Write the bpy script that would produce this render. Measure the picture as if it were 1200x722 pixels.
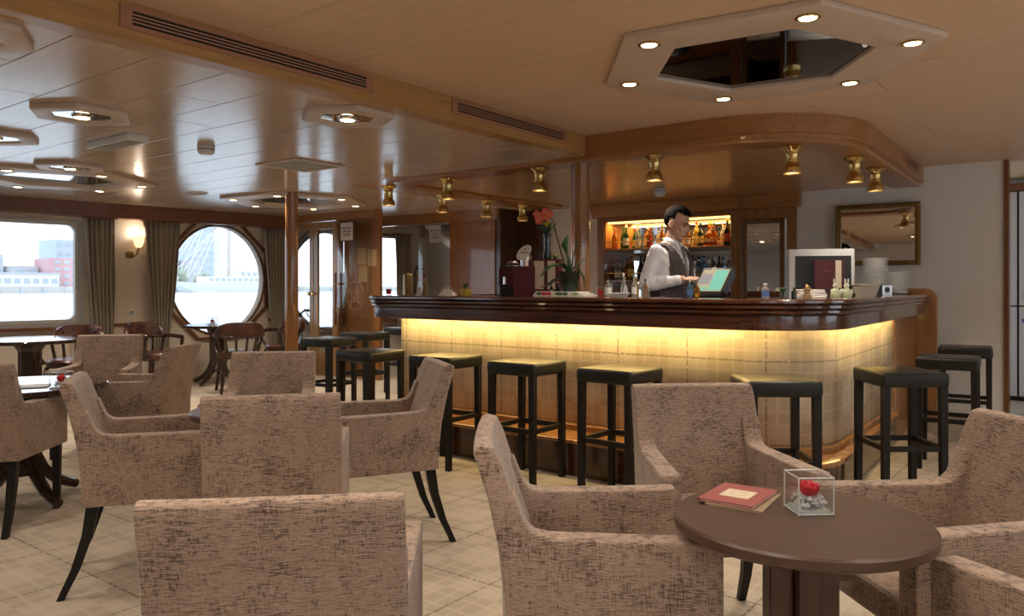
import bpy, bmesh, math, random
from mathutils import Vector, Matrix
random.seed(7)
for o in list(bpy.data.objects): bpy.data.objects.remove(o)
SC = bpy.context.scene
COL = SC.collection
PI = math.pi
R = math.radians

# ------------------------------------------------------------------ camera
EYE = 1.25
cam_d = bpy.data.cameras.new('camera')
cam_d.lens = 36 * 908 / 1200
cam_d.sensor_width = 36
cam_d.shift_y = -25 / 1200
cam_d.clip_start = 0.05
cam_d.clip_end = 2000
cam = bpy.data.objects.new('camera', cam_d)
COL.objects.link(cam)
cam.location = (0, 0, EYE)
cam.rotation_euler = (PI / 2, 0, R(37.2))
SC.camera = cam

# ------------------------------------------------------------------ world, exposure
W = bpy.data.worlds.new('sky')
SC.world = W
W.use_nodes = True
bg = W.node_tree.nodes['Background']
bg.inputs['Color'].default_value = (0.80, 0.90, 1.0, 1)
bg.inputs['Strength'].default_value = 1.25
SC.view_settings.view_transform = 'Standard'
SC.view_settings.look = 'None'
SC.view_settings.gamma = 1
SC.view_settings.use_curve_mapping = False
SC.view_settings.exposure = 1.1
K_SPOT = 1.75      # scale of the ceiling downlights
WARM = (1.0, 0.86, 0.70)

# room heights and key lines
ZL = 2.28         # lower ceiling
ZH = 2.44         # raised ceiling
BX = -3.23        # face of the long beam
YW = 8.6          # white back wall
YS = 5.22         # front of the soffit over the bar

# ------------------------------------------------------------------ materials
MATS = {}

def pmat(name, col, rough=0.5, metal=0.0, spec=0.5, coat=0.0, trans=0.0, emit=None, estr=0.0, ior=1.45, alpha=1.0, sheen=0.0, coat_rough=0.05):
    m = bpy.data.materials.new(name)
    m.use_nodes = True
    b = m.node_tree.nodes['Principled BSDF']
    b.inputs['Base Color'].default_value = (*col, 1)
    b.inputs['Roughness'].default_value = rough
    b.inputs['Metallic'].default_value = metal
    b.inputs['Specular IOR Level'].default_value = spec
    b.inputs['Coat Weight'].default_value = coat
    b.inputs['Coat Roughness'].default_value = coat_rough
    b.inputs['Transmission Weight'].default_value = trans
    b.inputs['IOR'].default_value = ior
    b.inputs['Sheen Weight'].default_value = sheen
    if emit:
        b.inputs['Emission Color'].default_value = (*emit, 1)
        b.inputs['Emission Strength'].default_value = estr
    MATS[name] = m
    return m

class NT:
    """tiny node helper"""
    def __init__(self, m):
        self.m = m
        self.t = m.node_tree
        self.b = self.t.nodes['Principled BSDF']
    def n(self, typ, **kw):
        nd = self.t.nodes.new(typ)
        for k, v in kw.items():
            setattr(nd, k, v)
        return nd
    def l(self, a, b):
        self.t.links.new(a, b)
    def coords(self, kind='Object', scale=(1, 1, 1), rot=(0, 0, 0)):
        tc = self.n('ShaderNodeTexCoord')
        mp = self.n('ShaderNodeMapping')
        mp.inputs['Scale'].default_value = scale
        mp.inputs['Rotation'].default_value = rot
        self.l(tc.outputs[kind], mp.inputs['Vector'])
        return mp.outputs['Vector']
    def noise(self, vec, scale=5, detail=3, rough=0.55, dist=0.0):
        nd = self.n('ShaderNodeTexNoise')
        nd.inputs['Scale'].default_value = scale
        nd.inputs['Detail'].default_value = detail
        nd.inputs['Roughness'].default_value = rough
        nd.inputs['Distortion'].default_value = dist
        self.l(vec, nd.inputs['Vector'])
        return nd.outputs['Fac']
    def ramp(self, fac, stops):
        r = self.n('ShaderNodeValToRGB')
        el = r.color_ramp.elements
        el[0].position, el[0].color = stops[0][0], (*stops[0][1], 1)
        el[1].position, el[1].color = stops[-1][0], (*stops[-1][1], 1)
        for p, c in stops[1:-1]:
            e = el.new(p)
            e.color = (*c, 1)
        self.l(fac, r.inputs['Fac'])
        return r.outputs['Color']
    def mix(self, fac, a, b, mode='MIX'):
        x = self.n('ShaderNodeMix', data_type='RGBA', blend_type=mode)
        for sock, v in ((x.inputs['Factor'], fac), (x.inputs['A'], a), (x.inputs['B'], b)):
            if isinstance(v, (int, float)):
                sock.default_value = v
            elif isinstance(v, tuple):
                sock.default_value = (*v, 1)
            else:
                self.l(v, sock)
        return x.outputs['Result']
    def math(self, op, a, b=None, c=None):
        x = self.n('ShaderNodeMath', operation=op)
        for i, v in enumerate((a, b, c)):
            if v is None:
                continue
            if isinstance(v, (int, float)):
                x.inputs[i].default_value = v
            else:
                self.l(v, x.inputs[i])
        return x.outputs[0]
    def bump(self, h, strength=0.3, dist=0.01):
        bp = self.n('ShaderNodeBump')
        bp.inputs['Strength'].default_value = strength
        bp.inputs['Distance'].default_value = dist
        self.l(h, bp.inputs['Height'])
        self.l(bp.outputs['Normal'], self.b.inputs['Normal'])
    def color(self, c):
        self.l(c, self.b.inputs['Base Color'])

def wood(name, dark, light, axis=0, rough=0.3, coat=0.0, scale=1.0, spec=0.5):
    m = pmat(name, light, rough, coat=coat, spec=spec)
    t = NT(m)
    s = [14 * scale] * 3
    s[axis] = 0.9 * scale
    v = t.coords('Object', tuple(s))
    f = t.noise(v, 2.2, 5, 0.6, 0.6)
    s2 = [60 * scale] * 3
    s2[axis] = 1.5 * scale
    f2 = t.noise(t.coords('Object', tuple(s2)), 2.0, 2, 0.5)
    k = t.math('ADD', t.math('MULTIPLY', f, 0.7), t.math('MULTIPLY', f2, 0.3))
    t.color(t.ramp(k, [(0.32, dark), (0.5, tuple((a + b) / 2 for a, b in zip(dark, light))), (0.68, light)]))
    return m

# surfaces
wood('counter_wood', (0.018, 0.006, 0.003), (0.115, 0.036, 0.013), 0, 0.16, 0.8)
wood('panel_wood', (0.23, 0.09, 0.028), (0.36, 0.16, 0.055), 2, 0.22, 0.5)
wood('panel_wood_h', (0.25, 0.105, 0.030), (0.40, 0.185, 0.06), 0, 0.3, 0.3)
wood('beam_wood', (0.32, 0.17, 0.055), (0.46, 0.265, 0.095), 1, 0.32, 0.2)
wood('dark_panel', (0.035, 0.014, 0.006), (0.10, 0.042, 0.018), 2, 0.25, 0.4)
wood('plinth_wood', (0.03, 0.012, 0.006), (0.085, 0.035, 0.016), 0, 0.2, 0.5)
wood('ledge_wood_lit', (0.28, 0.125, 0.045), (0.40, 0.195, 0.075), 0, 0.2, 0.5)  # lighter than the plinth: LED glow on its top put into the colour
wood('cladding_wood', (0.25, 0.11, 0.035), (0.40, 0.19, 0.065), 2, 0.25, 0.4)
wood('column_wood', (0.22, 0.10, 0.035), (0.36, 0.17, 0.06), 2, 0.16, 0.7)
wood('valance_wood', (0.13, 0.05, 0.022), (0.20, 0.082, 0.036), 1, 0.35, 0.2)
wood('trim_wood', (0.13, 0.05, 0.02), (0.23, 0.095, 0.037), 1, 0.3, 0.3)
wood('door_wood', (0.30, 0.16, 0.065), (0.44, 0.26, 0.115), 2, 0.3, 0.3)
wood('table_wood', (0.055, 0.030, 0.021), (0.095, 0.053, 0.037), 0, 0.36, 0.0, spec=0.5)
wood('table_leg_wood', (0.05, 0.02, 0.012), (0.10, 0.042, 0.025), 2, 0.3, 0.2)
wood('dark_table_wood', (0.02, 0.011, 0.008), (0.045, 0.025, 0.017), 0, 0.12, 0.6)
wood('chair_wood', (0.018, 0.009, 0.006), (0.045, 0.02, 0.012), 2, 0.22, 0.4)

m = pmat('ceiling_paint', (0.58, 0.45, 0.34), 0.2, spec=0.5, coat=0.25, coat_rough=0.14)
t = NT(m)
f = t.noise(t.coords('Object', (0.8, 9, 1)), 3, 4, 0.6)
t.color(t.ramp(f, [(0.3, (0.54, 0.41, 0.30)), (0.7, (0.62, 0.49, 0.375))]))
m = pmat('ceiling_high_paint', (0.56, 0.41, 0.29), 0.38, spec=0.4)
t = NT(m)
f = t.noise(t.coords('Object', (0.8, 9, 1)), 3, 4, 0.6)
t.color(t.ramp(f, [(0.3, (0.60, 0.425, 0.28)), (0.7, (0.67, 0.49, 0.34))]))
m = pmat('bar_ceiling_warm_lit', (0.35, 0.2, 0.09), 0.26, spec=0.5, coat=0.2, coat_rough=0.2)  # same panels as the low ceiling, warm bar light put into the colour
t = NT(m)
f = t.noise(t.coords('Object', (0.8, 9, 1)), 3, 4, 0.6)
t.color(t.ramp(f, [(0.3, (0.42, 0.24, 0.105)), (0.7, (0.52, 0.32, 0.155))]))
pmat('groove', (0.10, 0.055, 0.03), 0.7)

m = pmat('wall_paint', (0.74, 0.72, 0.68), 0.75, spec=0.25)
t = NT(m)
f = t.noise(t.coords('Object', (1, 1, 1)), 45, 3, 0.6)
t.bump(f, 0.35, 0.01)
pmat('wall_cream', (0.66, 0.59, 0.50), 0.7, spec=0.25)
pmat('white_paint', (0.72, 0.71, 0.68), 0.45)
pmat('white_frame', (0.60, 0.60, 0.58), 0.4)
pmat('frame_taupe', (0.56, 0.45, 0.36), 0.4)
pmat('grey_frame', (0.45, 0.46, 0.47), 0.45)
pmat('brass', (0.62, 0.44, 0.17), 0.24, 1.0)
pmat('gold', (0.72, 0.50, 0.18), 0.25, 1.0)
pmat('gilt', (0.20, 0.13, 0.05), 0.4, 0.7)
pmat('bronze', (0.22, 0.15, 0.07), 0.35, 0.9)
pmat('steel', (0.55, 0.55, 0.55), 0.3, 1.0)
pmat('chrome', (0.8, 0.8, 0.8), 0.12, 1.0)
pmat('mirror', (0.82, 0.82, 0.82), 0.015, 1.0)
pmat('dark_mirror', (0.16, 0.16, 0.17), 0.02, 1.0)
pmat('vent_copper', (0.36, 0.18, 0.10), 0.45, 0.15)
pmat('vent_dark', (0.015, 0.012, 0.01), 0.8)
pmat('vent_grey', (0.30, 0.30, 0.28), 0.7)
pmat('plastic_white', (0.68, 0.68, 0.66), 0.4)
pmat('plastic_black', (0.018, 0.018, 0.02), 0.4)
pmat('black_wood', (0.011, 0.009, 0.008), 0.45, spec=0.3)
m = pmat('black_leather', (0.010, 0.011, 0.010), 0.33, spec=0.4)
t = NT(m)
f = t.noise(t.coords('Object'), 22, 4, 0.6)
t.bump(f, 0.12, 0.01)
m = pmat('brown_leather', (0.13, 0.05, 0.03), 0.28, spec=0.6)
t = NT(m)
t.color(t.ramp(t.noise(t.coords('Object'), 9, 3), [(0.35, (0.035, 0.014, 0.010)), (0.65, (0.11, 0.045, 0.028))]))

# woven chair fabric: tan ground, dark horizontal and vertical flecks
m = pmat('chair_fabric', (0.4, 0.3, 0.24), 0.85, spec=0.2, sheen=0.3)
t = NT(m)
f1 = t.noise(t.coords('Object', (22, 22, 230)), 1.6, 3, 0.65)
f2 = t.noise(t.coords('Object', (190, 190, 20)), 1.4, 3, 0.65)
f3 = t.noise(t.coords('Object', (1, 1, 1)), 9, 3, 0.6)
f4 = t.noise(t.coords('Object', (60, 60, 420)), 1.0, 1, 0.5)
k = t.math('ADD', t.math('MULTIPLY', f1, 0.62), t.math('MULTIPLY', f2, 0.38))
k = t.math('ADD', k, t.math('MULTIPLY', t.math('SUBTRACT', f3, 0.5), 0.30))
base = t.ramp(f4, [(0.3, (0.275, 0.195, 0.148)), (0.7, (0.405, 0.30, 0.235))])
fl = t.ramp(k, [(0.395, (1, 1, 1)), (0.495, (0, 0, 0))])
t.color(t.mix(t.math('MULTIPLY', fl, 0.86), base, (0.050, 0.032, 0.027)))
t.bump(t.math('ADD', f4, k), 0.4, 0.004)
pmat('notice_amber_lit', (0.50, 0.32, 0.16), 0.7)  # cream paper with the amber cast of the light put into its colour
pmat('piping', (0.36, 0.23, 0.15), 0.8)

# carpet: woven squares
def carpet(name, kind, period, colA, colB, line, off=(0, 0)):
    m = pmat(name, colA, 0.9, spec=0.15)
    t = NT(m)
    tc = t.n('ShaderNodeTexCoord')
    sp = t.n('ShaderNodeSeparateXYZ')
    t.l(tc.outputs[kind], sp.inputs[0])
    masks, lights, cells = [], [], []
    for ax, o in ((0, off[0]), (1, off[1])):
        u = t.math('FRACT', t.math('DIVIDE', t.math('ADD', sp.outputs[ax], o + 100 * period), period))
        d = t.math('MINIMUM', u, t.math('SUBTRACT', 1.0, u))
        masks.append(t.math('LESS_THAN', d, 0.012))
        a = t.math('LESS_THAN', t.math('ABSOLUTE', t.math('SUBTRACT', d, 0.13)), 0.018)
        b = t.math('LESS_THAN', t.math('ABSOLUTE', t.math('SUBTRACT', d, 0.40)), 0.018)
        lights.append(t.math('MAXIMUM', a, b))
        cells.append(t.math('GREATER_THAN', d, 0.27))
    fine = t.noise(t.coords(kind, (90, 90, 90)), 2.5, 2, 0.5)
    dash = t.noise(t.coords(kind, (60, 60, 60)), 1.0, 1, 0.5)
    big = t.noise(t.coords(kind, (1, 1, 1)), 1.5, 3, 0.5)
    chk = t.math('ABSOLUTE', t.math('SUBTRACT', cells[0], cells[1]))
    c = t.mix(t.math('MULTIPLY', chk, 0.55), colA, colB)
    lt = t.math('MULTIPLY', t.math('MAXIMUM', lights[0], lights[1]), 0.45)
    c = t.mix(lt, c, tuple(min(1, v * 1.18) for v in colA))
    dk = t.math('MULTIPLY', t.math('MAXIMUM', masks[0], masks[1]), t.math('GREATER_THAN', dash, 0.44))
    c = t.mix(t.math('MULTIPLY', dk, 0.75), c, line)
    c = t.mix(t.ramp(fine, [(0.35, (0, 0, 0)), (0.65, (0.28, 0.28, 0.28))]), c, colB)
    c = t.mix(t.ramp(big, [(0.4, (0, 0, 0)), (0.7, (0.22, 0.22, 0.22))]), c, colB)
    t.color(c)
    t.bump(fine, 0.3, 0.004)
    return m
carpet('carpet', 'Object', 0.48, (0.47, 0.41, 0.335), (0.355, 0.30, 0.235), (0.13, 0.10, 0.075), (0.12, -0.135))
carpet('panel_carpet', 'UV', 0.50, (0.64, 0.56, 0.43), (0.44, 0.365, 0.255), (0.20, 0.15, 0.10), (-0.01, -0.30))

m = pmat('curtain', (0.30, 0.26, 0.20), 0.85, spec=0.2, sheen=0.2)
pmat('glow_glass', (0.9, 0.75, 0.5), 0.4, emit=(1.0, 0.66, 0.33), estr=0.8)
pmat('lamp_glow', (1, 0.8, 0.5), 0.4, emit=(1.0, 0.70, 0.36), estr=14)
pmat('brass_glow', (1, 0.8, 0.5), 0.4, emit=(1.0, 0.62, 0.28), estr=3)
pmat('led', (1, 0.8, 0.4), 0.4, emit=(1.0, 0.72, 0.27), estr=9)
pmat('shelf_glow', (1, 0.7, 0.3), 0.4, emit=(1.0, 0.60, 0.18), estr=1.3)
pmat('skin', (0.50, 0.30, 0.22), 0.5)
pmat('hair', (0.006, 0.005, 0.004), 0.9, spec=0.05)
pmat('shirt', (0.70, 0.69, 0.74), 0.8)
m = pmat('vest', (0.045, 0.034, 0.034), 0.8)
t = NT(m)
bk = t.n('ShaderNodeTexBrick')
bk.offset = 0
bk.inputs['Scale'].default_value = 12
bk.inputs['Mortar Size'].default_value = 0.02
bk.inputs['Color1'].default_value = bk.inputs['Color2'].default_value = (0.040, 0.031, 0.032, 1)
bk.inputs['Mortar'].default_value = (0.075, 0.055, 0.05, 1)
t.l(t.coords('Object', (1, 1, 1), (R(90), 0, 0)), bk.inputs['Vector'])
t.color(bk.outputs['Color'])
pmat('trousers', (0.018, 0.018, 0.02), 0.8)
pmat('tie', (0.16, 0.15, 0.16), 0.5)
pmat('eye_dark', (0.01, 0.008, 0.007), 0.3)
pmat('lip', (0.33, 0.14, 0.11), 0.5)
pmat('leaf', (0.05, 0.13, 0.035), 0.35)
pmat('leaf_dark', (0.02, 0.055, 0.02), 0.4)
pmat('leaf_pale', (0.30, 0.42, 0.14), 0.5)
pmat('stem', (0.06, 0.045, 0.035), 0.6)
pmat('petal', (0.62, 0.13, 0.09), 0.5)
pmat('petal_yellow', (0.55, 0.38, 0.03), 0.5)
pmat('rose_red', (0.60, 0.012, 0.03), 0.45)
pmat('maroon', (0.085, 0.012, 0.022), 0.5)
pmat('maroon_page', (0.08, 0.016, 0.020), 0.55)
pmat('menu_pink', (0.33, 0.085, 0.08), 0.5)
pmat('menu_tan', (0.33, 0.24, 0.15), 0.45)
pmat('cream', (0.70, 0.60, 0.45), 0.6)
pmat('paper', (0.72, 0.68, 0.60), 0.7)
pmat('sign_paper', (0.56, 0.52, 0.50), 0.7)
pmat('sign_grey', (0.55, 0.52, 0.50), 0.7)
pmat('ink', (0.03, 0.025, 0.025), 0.7)
pmat('red_paint', (0.42, 0.015, 0.015), 0.35)
pmat('bin_white', (0.62, 0.60, 0.62), 0.4)
pmat('china', (0.74, 0.74, 0.72), 0.25)
pmat('napkin', (0.72, 0.68, 0.63), 0.8)
pmat('wicker', (0.50, 0.45, 0.37), 0.8)
pmat('figurine', (0.62, 0.62, 0.50), 0.5)
pmat('figurine_green', (0.48, 0.52, 0.33), 0.5)
pmat('screen_teal', (0.1, 0.3, 0.25), 0.4, emit=(0.17, 0.52, 0.41), estr=0.3)
pmat('screen_grey', (0.2, 0.2, 0.22), 0.4, emit=(0.24, 0.235, 0.27), estr=0.3)
pmat('screen_sand', (0.3, 0.27, 0.18), 0.4, emit=(0.40, 0.36, 0.22), estr=0.3)
pmat('clear_glass', (0.96, 0.97, 0.97), 0.0, trans=1.0, ior=1.45)
pmat('crystal', (0.85, 0.87, 0.9), 0.08, trans=0.5, spec=0.9)
pmat('cork', (0.30, 0.2, 0.1), 0.8)
pmat('cap_black', (0.02, 0.02, 0.02), 0.4)
pmat('cap_red', (0.35, 0.02, 0.02), 0.4)
pmat('cap_gold', (0.55, 0.38, 0.10), 0.3, 0.8)
pmat('label_white', (0.68, 0.66, 0.6), 0.6)
pmat('label_cream', (0.62, 0.50, 0.25), 0.6)
pmat('label_red', (0.4, 0.05, 0.04), 0.6)
pmat('label_blue', (0.08, 0.16, 0.35), 0.6)
pmat('label_yellow', (0.62, 0.45, 0.07), 0.6)
for nm, c in dict(green=(0.06, 0.22, 0.05), amber=(0.62, 0.26, 0.04), cognac=(0.55, 0.16, 0.02), clear=(0.85, 0.88, 0.88), dark=(0.02, 0.03, 0.02),
                  yellow=(0.75, 0.55, 0.12), orange=(0.85, 0.25, 0.03), blue=(0.25, 0.45, 0.70), rose=(0.7, 0.3, 0.15)).items():
    if nm == 'dark':
        pmat('bottle_dark', c, 0.08, spec=0.6)
    else:
        pmat('bottle_' + nm, c, 0.04, trans=0.85, ior=1.33)

# thin architectural glass: clear with fresnel reflection
def thin_glass(name, tint=(1, 1, 1), refl=1.0, frost=0.0):
    m = bpy.data.materials.new(name)
    m.use_nodes = True
    tr = m.node_tree
    for n in list(tr.nodes):
        if n.type == 'BSDF_PRINCIPLED':
            tr.nodes.remove(n)
    out = tr.nodes['Material Output']
    a = tr.nodes.new('ShaderNodeBsdfTransparent')
    a.inputs['Color'].default_value = (*tint, 1)
    g = tr.nodes.new('ShaderNodeBsdfGlossy')
    g.inputs['Roughness'].default_value = 0.02
    lw = tr.nodes.new('ShaderNodeLayerWeight')
    lw.inputs['Blend'].default_value = 0.5
    p5 = tr.nodes.new('ShaderNodeMath')
    p5.operation = 'POWER'
    p5.inputs[1].default_value = 5
    fr = tr.nodes.new('ShaderNodeMath')
    fr.operation = 'MULTIPLY_ADD'
    fr.inputs[1].default_value = 0.95
    fr.inputs[2].default_value = 0.045
    tr.links.new(lw.outputs['Facing'], p5.inputs[0])
    tr.links.new(p5.outputs[0], fr.inputs[0])
    ml = tr.nodes.new('ShaderNodeMath')
    ml.operation = 'MULTIPLY'
    ml.use_clamp = True
    ml.inputs[1].default_value = refl
    mx = tr.nodes.new('ShaderNodeMixShader')
    tr.links.new(fr.outputs[0], ml.inputs[0])
    tr.links.new(ml.outputs[0], mx.inputs[0])
    tr.links.new(a.outputs[0], mx.inputs[1])
    tr.links.new(g.outputs[0], mx.inputs[2])
    tr.links.new(mx.outputs[0], out.inputs['Surface'])
    MATS[name] = m
thin_glass('window_glass', (0.98, 0.99, 1.0), 0.6)
thin_glass('door_glass', (0.90, 0.92, 0.92), 1.6)
thin_glass('vase_glass', (0.97, 0.98, 0.98), 0.8)
pmat('glass_edge_glint', (0.85, 0.88, 0.88), 0.12, trans=0.45, spec=0.8)  # pale colour imitates light refracted along the glass edges

# outside: water and buildings paled to stand in for glare and haze
m = pmat('water', (0.30, 0.36, 0.40), 0.18, spec=0.6)
t = NT(m)
f = t.noise(t.coords('Object', (0.5, 0.16, 1)), 1.0, 5, 0.65)
t.bump(f, 0.9, 0.6)
t.color(t.ramp(f, [(0.35, (0.38, 0.46, 0.51)), (0.65, (0.66, 0.71, 0.74))]))
pmat('quay', (0.52, 0.50, 0.47), 0.9)
pmat('out_white', (0.70, 0.70, 0.70), 0.9)
pmat('out_grey', (0.48, 0.50, 0.53), 0.9)
pmat('out_blue', (0.46, 0.54, 0.62), 0.9)
pmat('out_red', (0.56, 0.35, 0.37), 0.9)
pmat('out_pane', (0.40, 0.46, 0.52), 0.5)
pmat('out_tree', (0.33, 0.38, 0.30), 0.9)
pmat('rail_blue', (0.18, 0.28, 0.50), 0.6)
M = MATS

# ------------------------------------------------------------------ mesh helpers
class MB:
    def __init__(s):
        s.v, s.f, s.uv = [], [], None
    def add(s, vs, fs):
        b = len(s.v)
        s.v += [tuple(p) for p in vs]
        s.f += [tuple(i + b for i in f) for f in fs]
        return s
    def box(s, x0, x1, y0, y1, z0, z1):
        return s.add([(x0, y0, z0), (x1, y0, z0), (x1, y1, z0), (x0, y1, z0), (x0, y0, z1), (x1, y0, z1), (x1, y1, z1), (x0, y1, z1)],
                     [(0, 3, 2, 1), (4, 5, 6, 7), (0, 1, 5, 4), (1, 2, 6, 5), (2, 3, 7, 6), (3, 0, 4, 7)])
    def obox(s, c, size, rz=0.0, rx=0.0, ry=0.0):
        mt = Matrix.Translation(c) @ Matrix.Rotation(rz, 4, 'Z') @ Matrix.Rotation(ry, 4, 'Y') @ Matrix.Rotation(rx, 4, 'X')
        h = [d / 2 for d in size]
        vs = [mt @ Vector((sx * h[0], sy * h[1], sz * h[2])) for sz in (-1, 1) for sx, sy in ((-1, -1), (1, -1), (1, 1), (-1, 1))]
        return s.add(vs, [(0, 3, 2, 1), (4, 5, 6, 7), (0, 1, 5, 4), (1, 2, 6, 5), (2, 3, 7, 6), (3, 0, 4, 7)])
    def bar(s, a, b, w, h=None, w2=None, h2=None):
        """box bar from a to b, w across, h vertical"""
        a, b = Vector(a), Vector(b)
        h = h or w
        w2 = w2 or w
        h2 = h2 or h
        d = (b - a).normalized()
        up = Vector((0, 0, 1)) if abs(d.z) < 0.9 else Vector((0, 1, 0))
        sd = d.cross(up).normalized()
        up = sd.cross(d)
        vs = []
        for p, ww, hh in ((a, w, h), (b, w2, h2)):
            for i, j in ((-1, -1), (1, -1), (1, 1), (-1, 1)):
                vs.append(p + sd * i * ww / 2 + up * j * hh / 2)
        return s.add(vs, [(0, 1, 2, 3), (7, 6, 5, 4), (0, 4, 5, 1), (1, 5, 6, 2), (2, 6, 7, 3), (3, 7, 4, 0)])
    def lathe(s, prof, c=(0, 0, 0), n=20, cap=True, sx=1.0, sy=1.0):
        vs, fs = [], []
        for r, z in prof:
            for i in range(n):
                a = 2 * PI * i / n
                vs.append((c[0] + r * sx * math.cos(a), c[1] + r * sy * math.sin(a), c[2] + z))
        for k in range(len(prof) - 1):
            for i in range(n):
                j = (i + 1) % n
                fs.append((k * n + i, k * n + j, (k + 1) * n + j, (k + 1) * n + i))
        if cap:
            fs.append(tuple(range(n - 1, -1, -1)))
            fs.append(tuple((len(prof) - 1) * n + i for i in range(n)))
        return s.add(vs, fs)
    def tube(s, pts, rad, n=8, cap=True, flat=None):
        pts = [Vector(p) for p in pts]
        rs = rad if isinstance(rad, (list, tuple)) else [rad] * len(pts)
        vs, fs = [], []
        prev = None
        for k, p in enumerate(pts):
            d = (pts[min(k + 1, len(pts) - 1)] - pts[max(k - 1, 0)]).normalized()
            if prev is None:
                up = Vector((0, 0, 1)) if abs(d.z) < 0.9 else Vector((1, 0, 0))
                sd = d.cross(up).normalized()
            else:
                sd = (prev - d * prev.dot(d)).normalized()
            prev = sd
            up = d.cross(sd)
            for i in range(n):
                a = 2 * PI * i / n
                vs.append(p + sd * math.cos(a) * rs[k] + up * math.sin(a) * rs[k] * (flat or 1))
        for k in range(len(pts) - 1):
            for i in range(n):
                j = (i + 1) % n
                fs.append((k * n + i, k * n + j, (k + 1) * n + j, (k + 1) * n + i))
        if cap:
            fs.append(tuple(range(n - 1, -1, -1)))
            fs.append(tuple((len(pts) - 1) * n + i for i in range(n)))
        return s.add(vs, fs)
    def prism(s, poly, z0, z1):
        n = len(poly)
        vs = [(p[0], p[1], z0) for p in poly] + [(p[0], p[1], z1) for p in poly]
        fs = [tuple(range(n - 1, -1, -1)), tuple(range(n, 2 * n))]
        fs += [(i, (i + 1) % n, n + (i + 1) % n, n + i) for i in range(n)]
        return s.add(vs, fs)
    def ringprism(s, outer, inner, z0, z1):
        n = len(outer)
        vs = []
        for z in (z0, z1):
            vs += [(p[0], p[1], z) for p in outer] + [(p[0], p[1], z) for p in inner]
        fs = []
        for i in range(n):
            j = (i + 1) % n
            fs.append((i, n + i, n + j, j))
            fs.append((2 * n + i, 2 * n + j, 3 * n + j, 3 * n + i))
            fs.append((i, j, 2 * n + j, 2 * n + i))
            fs.append((n + i, 3 * n + i, 3 * n + j, n + j))
        return s.add(vs, fs)
    def profile(s, prof, a, b, axis=0):
        """extrude a closed 2-D profile between a and b along an axis (0: prof is y,z; 1: prof is x,z)"""
        n = len(prof)
        mk = (lambda t, p: (t, p[0], p[1])) if axis == 0 else (lambda t, p: (p[0], t, p[1]))
        vs = [mk(a, p) for p in prof] + [mk(b, p) for p in prof]
        fs = [tuple(range(n)), tuple(range(2 * n - 1, n - 1, -1))]
        fs += [(i, n + i, n + (i + 1) % n, (i + 1) % n) for i in range(n)]
        return s.add(vs, fs)
    def sphere(s, c, r, nu=14, nv=9, rot=None):
        rr = r if isinstance(r, (tuple, list)) else (r, r, r)
        vs, fs = [], []
        mt = rot or Matrix.Identity(3)
        for k in range(1, nv):
            ph = PI * k / nv
            for i in range(nu):
                a = 2 * PI * i / nu
                p = mt @ Vector((rr[0] * math.sin(ph) * math.cos(a), rr[1] * math.sin(ph) * math.sin(a), rr[2] * math.cos(ph)))
                vs.append((c[0] + p.x, c[1] + p.y, c[2] + p.z))
        top, bot = len(vs), len(vs) + 1
        p = mt @ Vector((0, 0, rr[2]))
        vs.append((c[0] + p.x, c[1] + p.y, c[2] + p.z))
        vs.append((c[0] - p.x, c[1] - p.y, c[2] - p.z))
        for k in range(nv - 2):
            for i in range(nu):
                j = (i + 1) % nu
                fs.append((k * nu + i, (k + 1) * nu + i, (k + 1) * nu + j, k * nu + j))
        for i in range(nu):
            j = (i + 1) % nu
            fs.append((top, i, j))
            fs.append((bot, (nv - 2) * nu + j, (nv - 2) * nu + i))
        return s.add(vs, fs)
    def build(s, name, mat, parent=None, bevel=0.0, seg=2, smooth=None, angle=38):
        me = bpy.data.meshes.new(name)
        bm = bmesh.new()
        bv = [bm.verts.new(p) for p in s.v]
        for f in s.f:
            try:
                bm.faces.new([bv[i] for i in f])
            except ValueError:
                pass
        bmesh.ops.recalc_face_normals(bm, faces=bm.faces)
        if bevel:
            bm.normal_update()
            es = [e for e in bm.edges if len(e.link_faces) == 2 and e.calc_face_angle(0) > R(28)]
            bmesh.ops.bevel(bm, geom=es, offset=bevel, segments=seg, profile=0.6, affect='EDGES', clamp_overlap=True)
        bm.to_mesh(me)
        bm.free()
        if smooth is None:
            smooth = bool(bevel)
        if smooth:
            me.shade_smooth()
            me.set_sharp_from_angle(angle=R(angle))
        me.materials.append(M[mat] if isinstance(mat, str) else mat)
        o = bpy.data.objects.new(name, me)
        COL.objects.link(o)
        if parent:
            o.parent = parent
        MB.last = o
        return o

def tag(o, label=None, cat=None, group=None, kind=None):
    if label: o['label'] = label
    if cat: o['category'] = cat
    if group: o['group'] = group
    if kind: o['kind'] = kind
    return o

def thing(name, label, cat, loc=(0, 0, 0), rz=0.0, group=None, kind=None):
    o = bpy.data.objects.new(name, None)
    o.empty_display_size = 0.1
    COL.objects.link(o)
    o.location = loc
    o.rotation_euler = (0, 0, rz)
    return tag(o, label, cat, group, kind)

def link_copy(o, parent=None):
    c = o.copy()
    COL.objects.link(c)
    c.parent = parent
    for ch in [x for x in KIDS.get(o.name, [])]:
        link_copy(ch, c)
    return c
KIDS = {}
def remember(root):
    """children lists of a prototype, so that copies need no scene scan"""
    def rec(o):
        KIDS[o.name] = list(o.children)
        for c in o.children:
            rec(c)
    rec(root)
    return root

def hexagon(r, rot=0.0, cx=0.0, cy=0.0):
    return [(cx + r * math.cos(R(60 * k) + rot), cy + r * math.sin(R(60 * k) + rot)) for k in range(6)]

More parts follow.
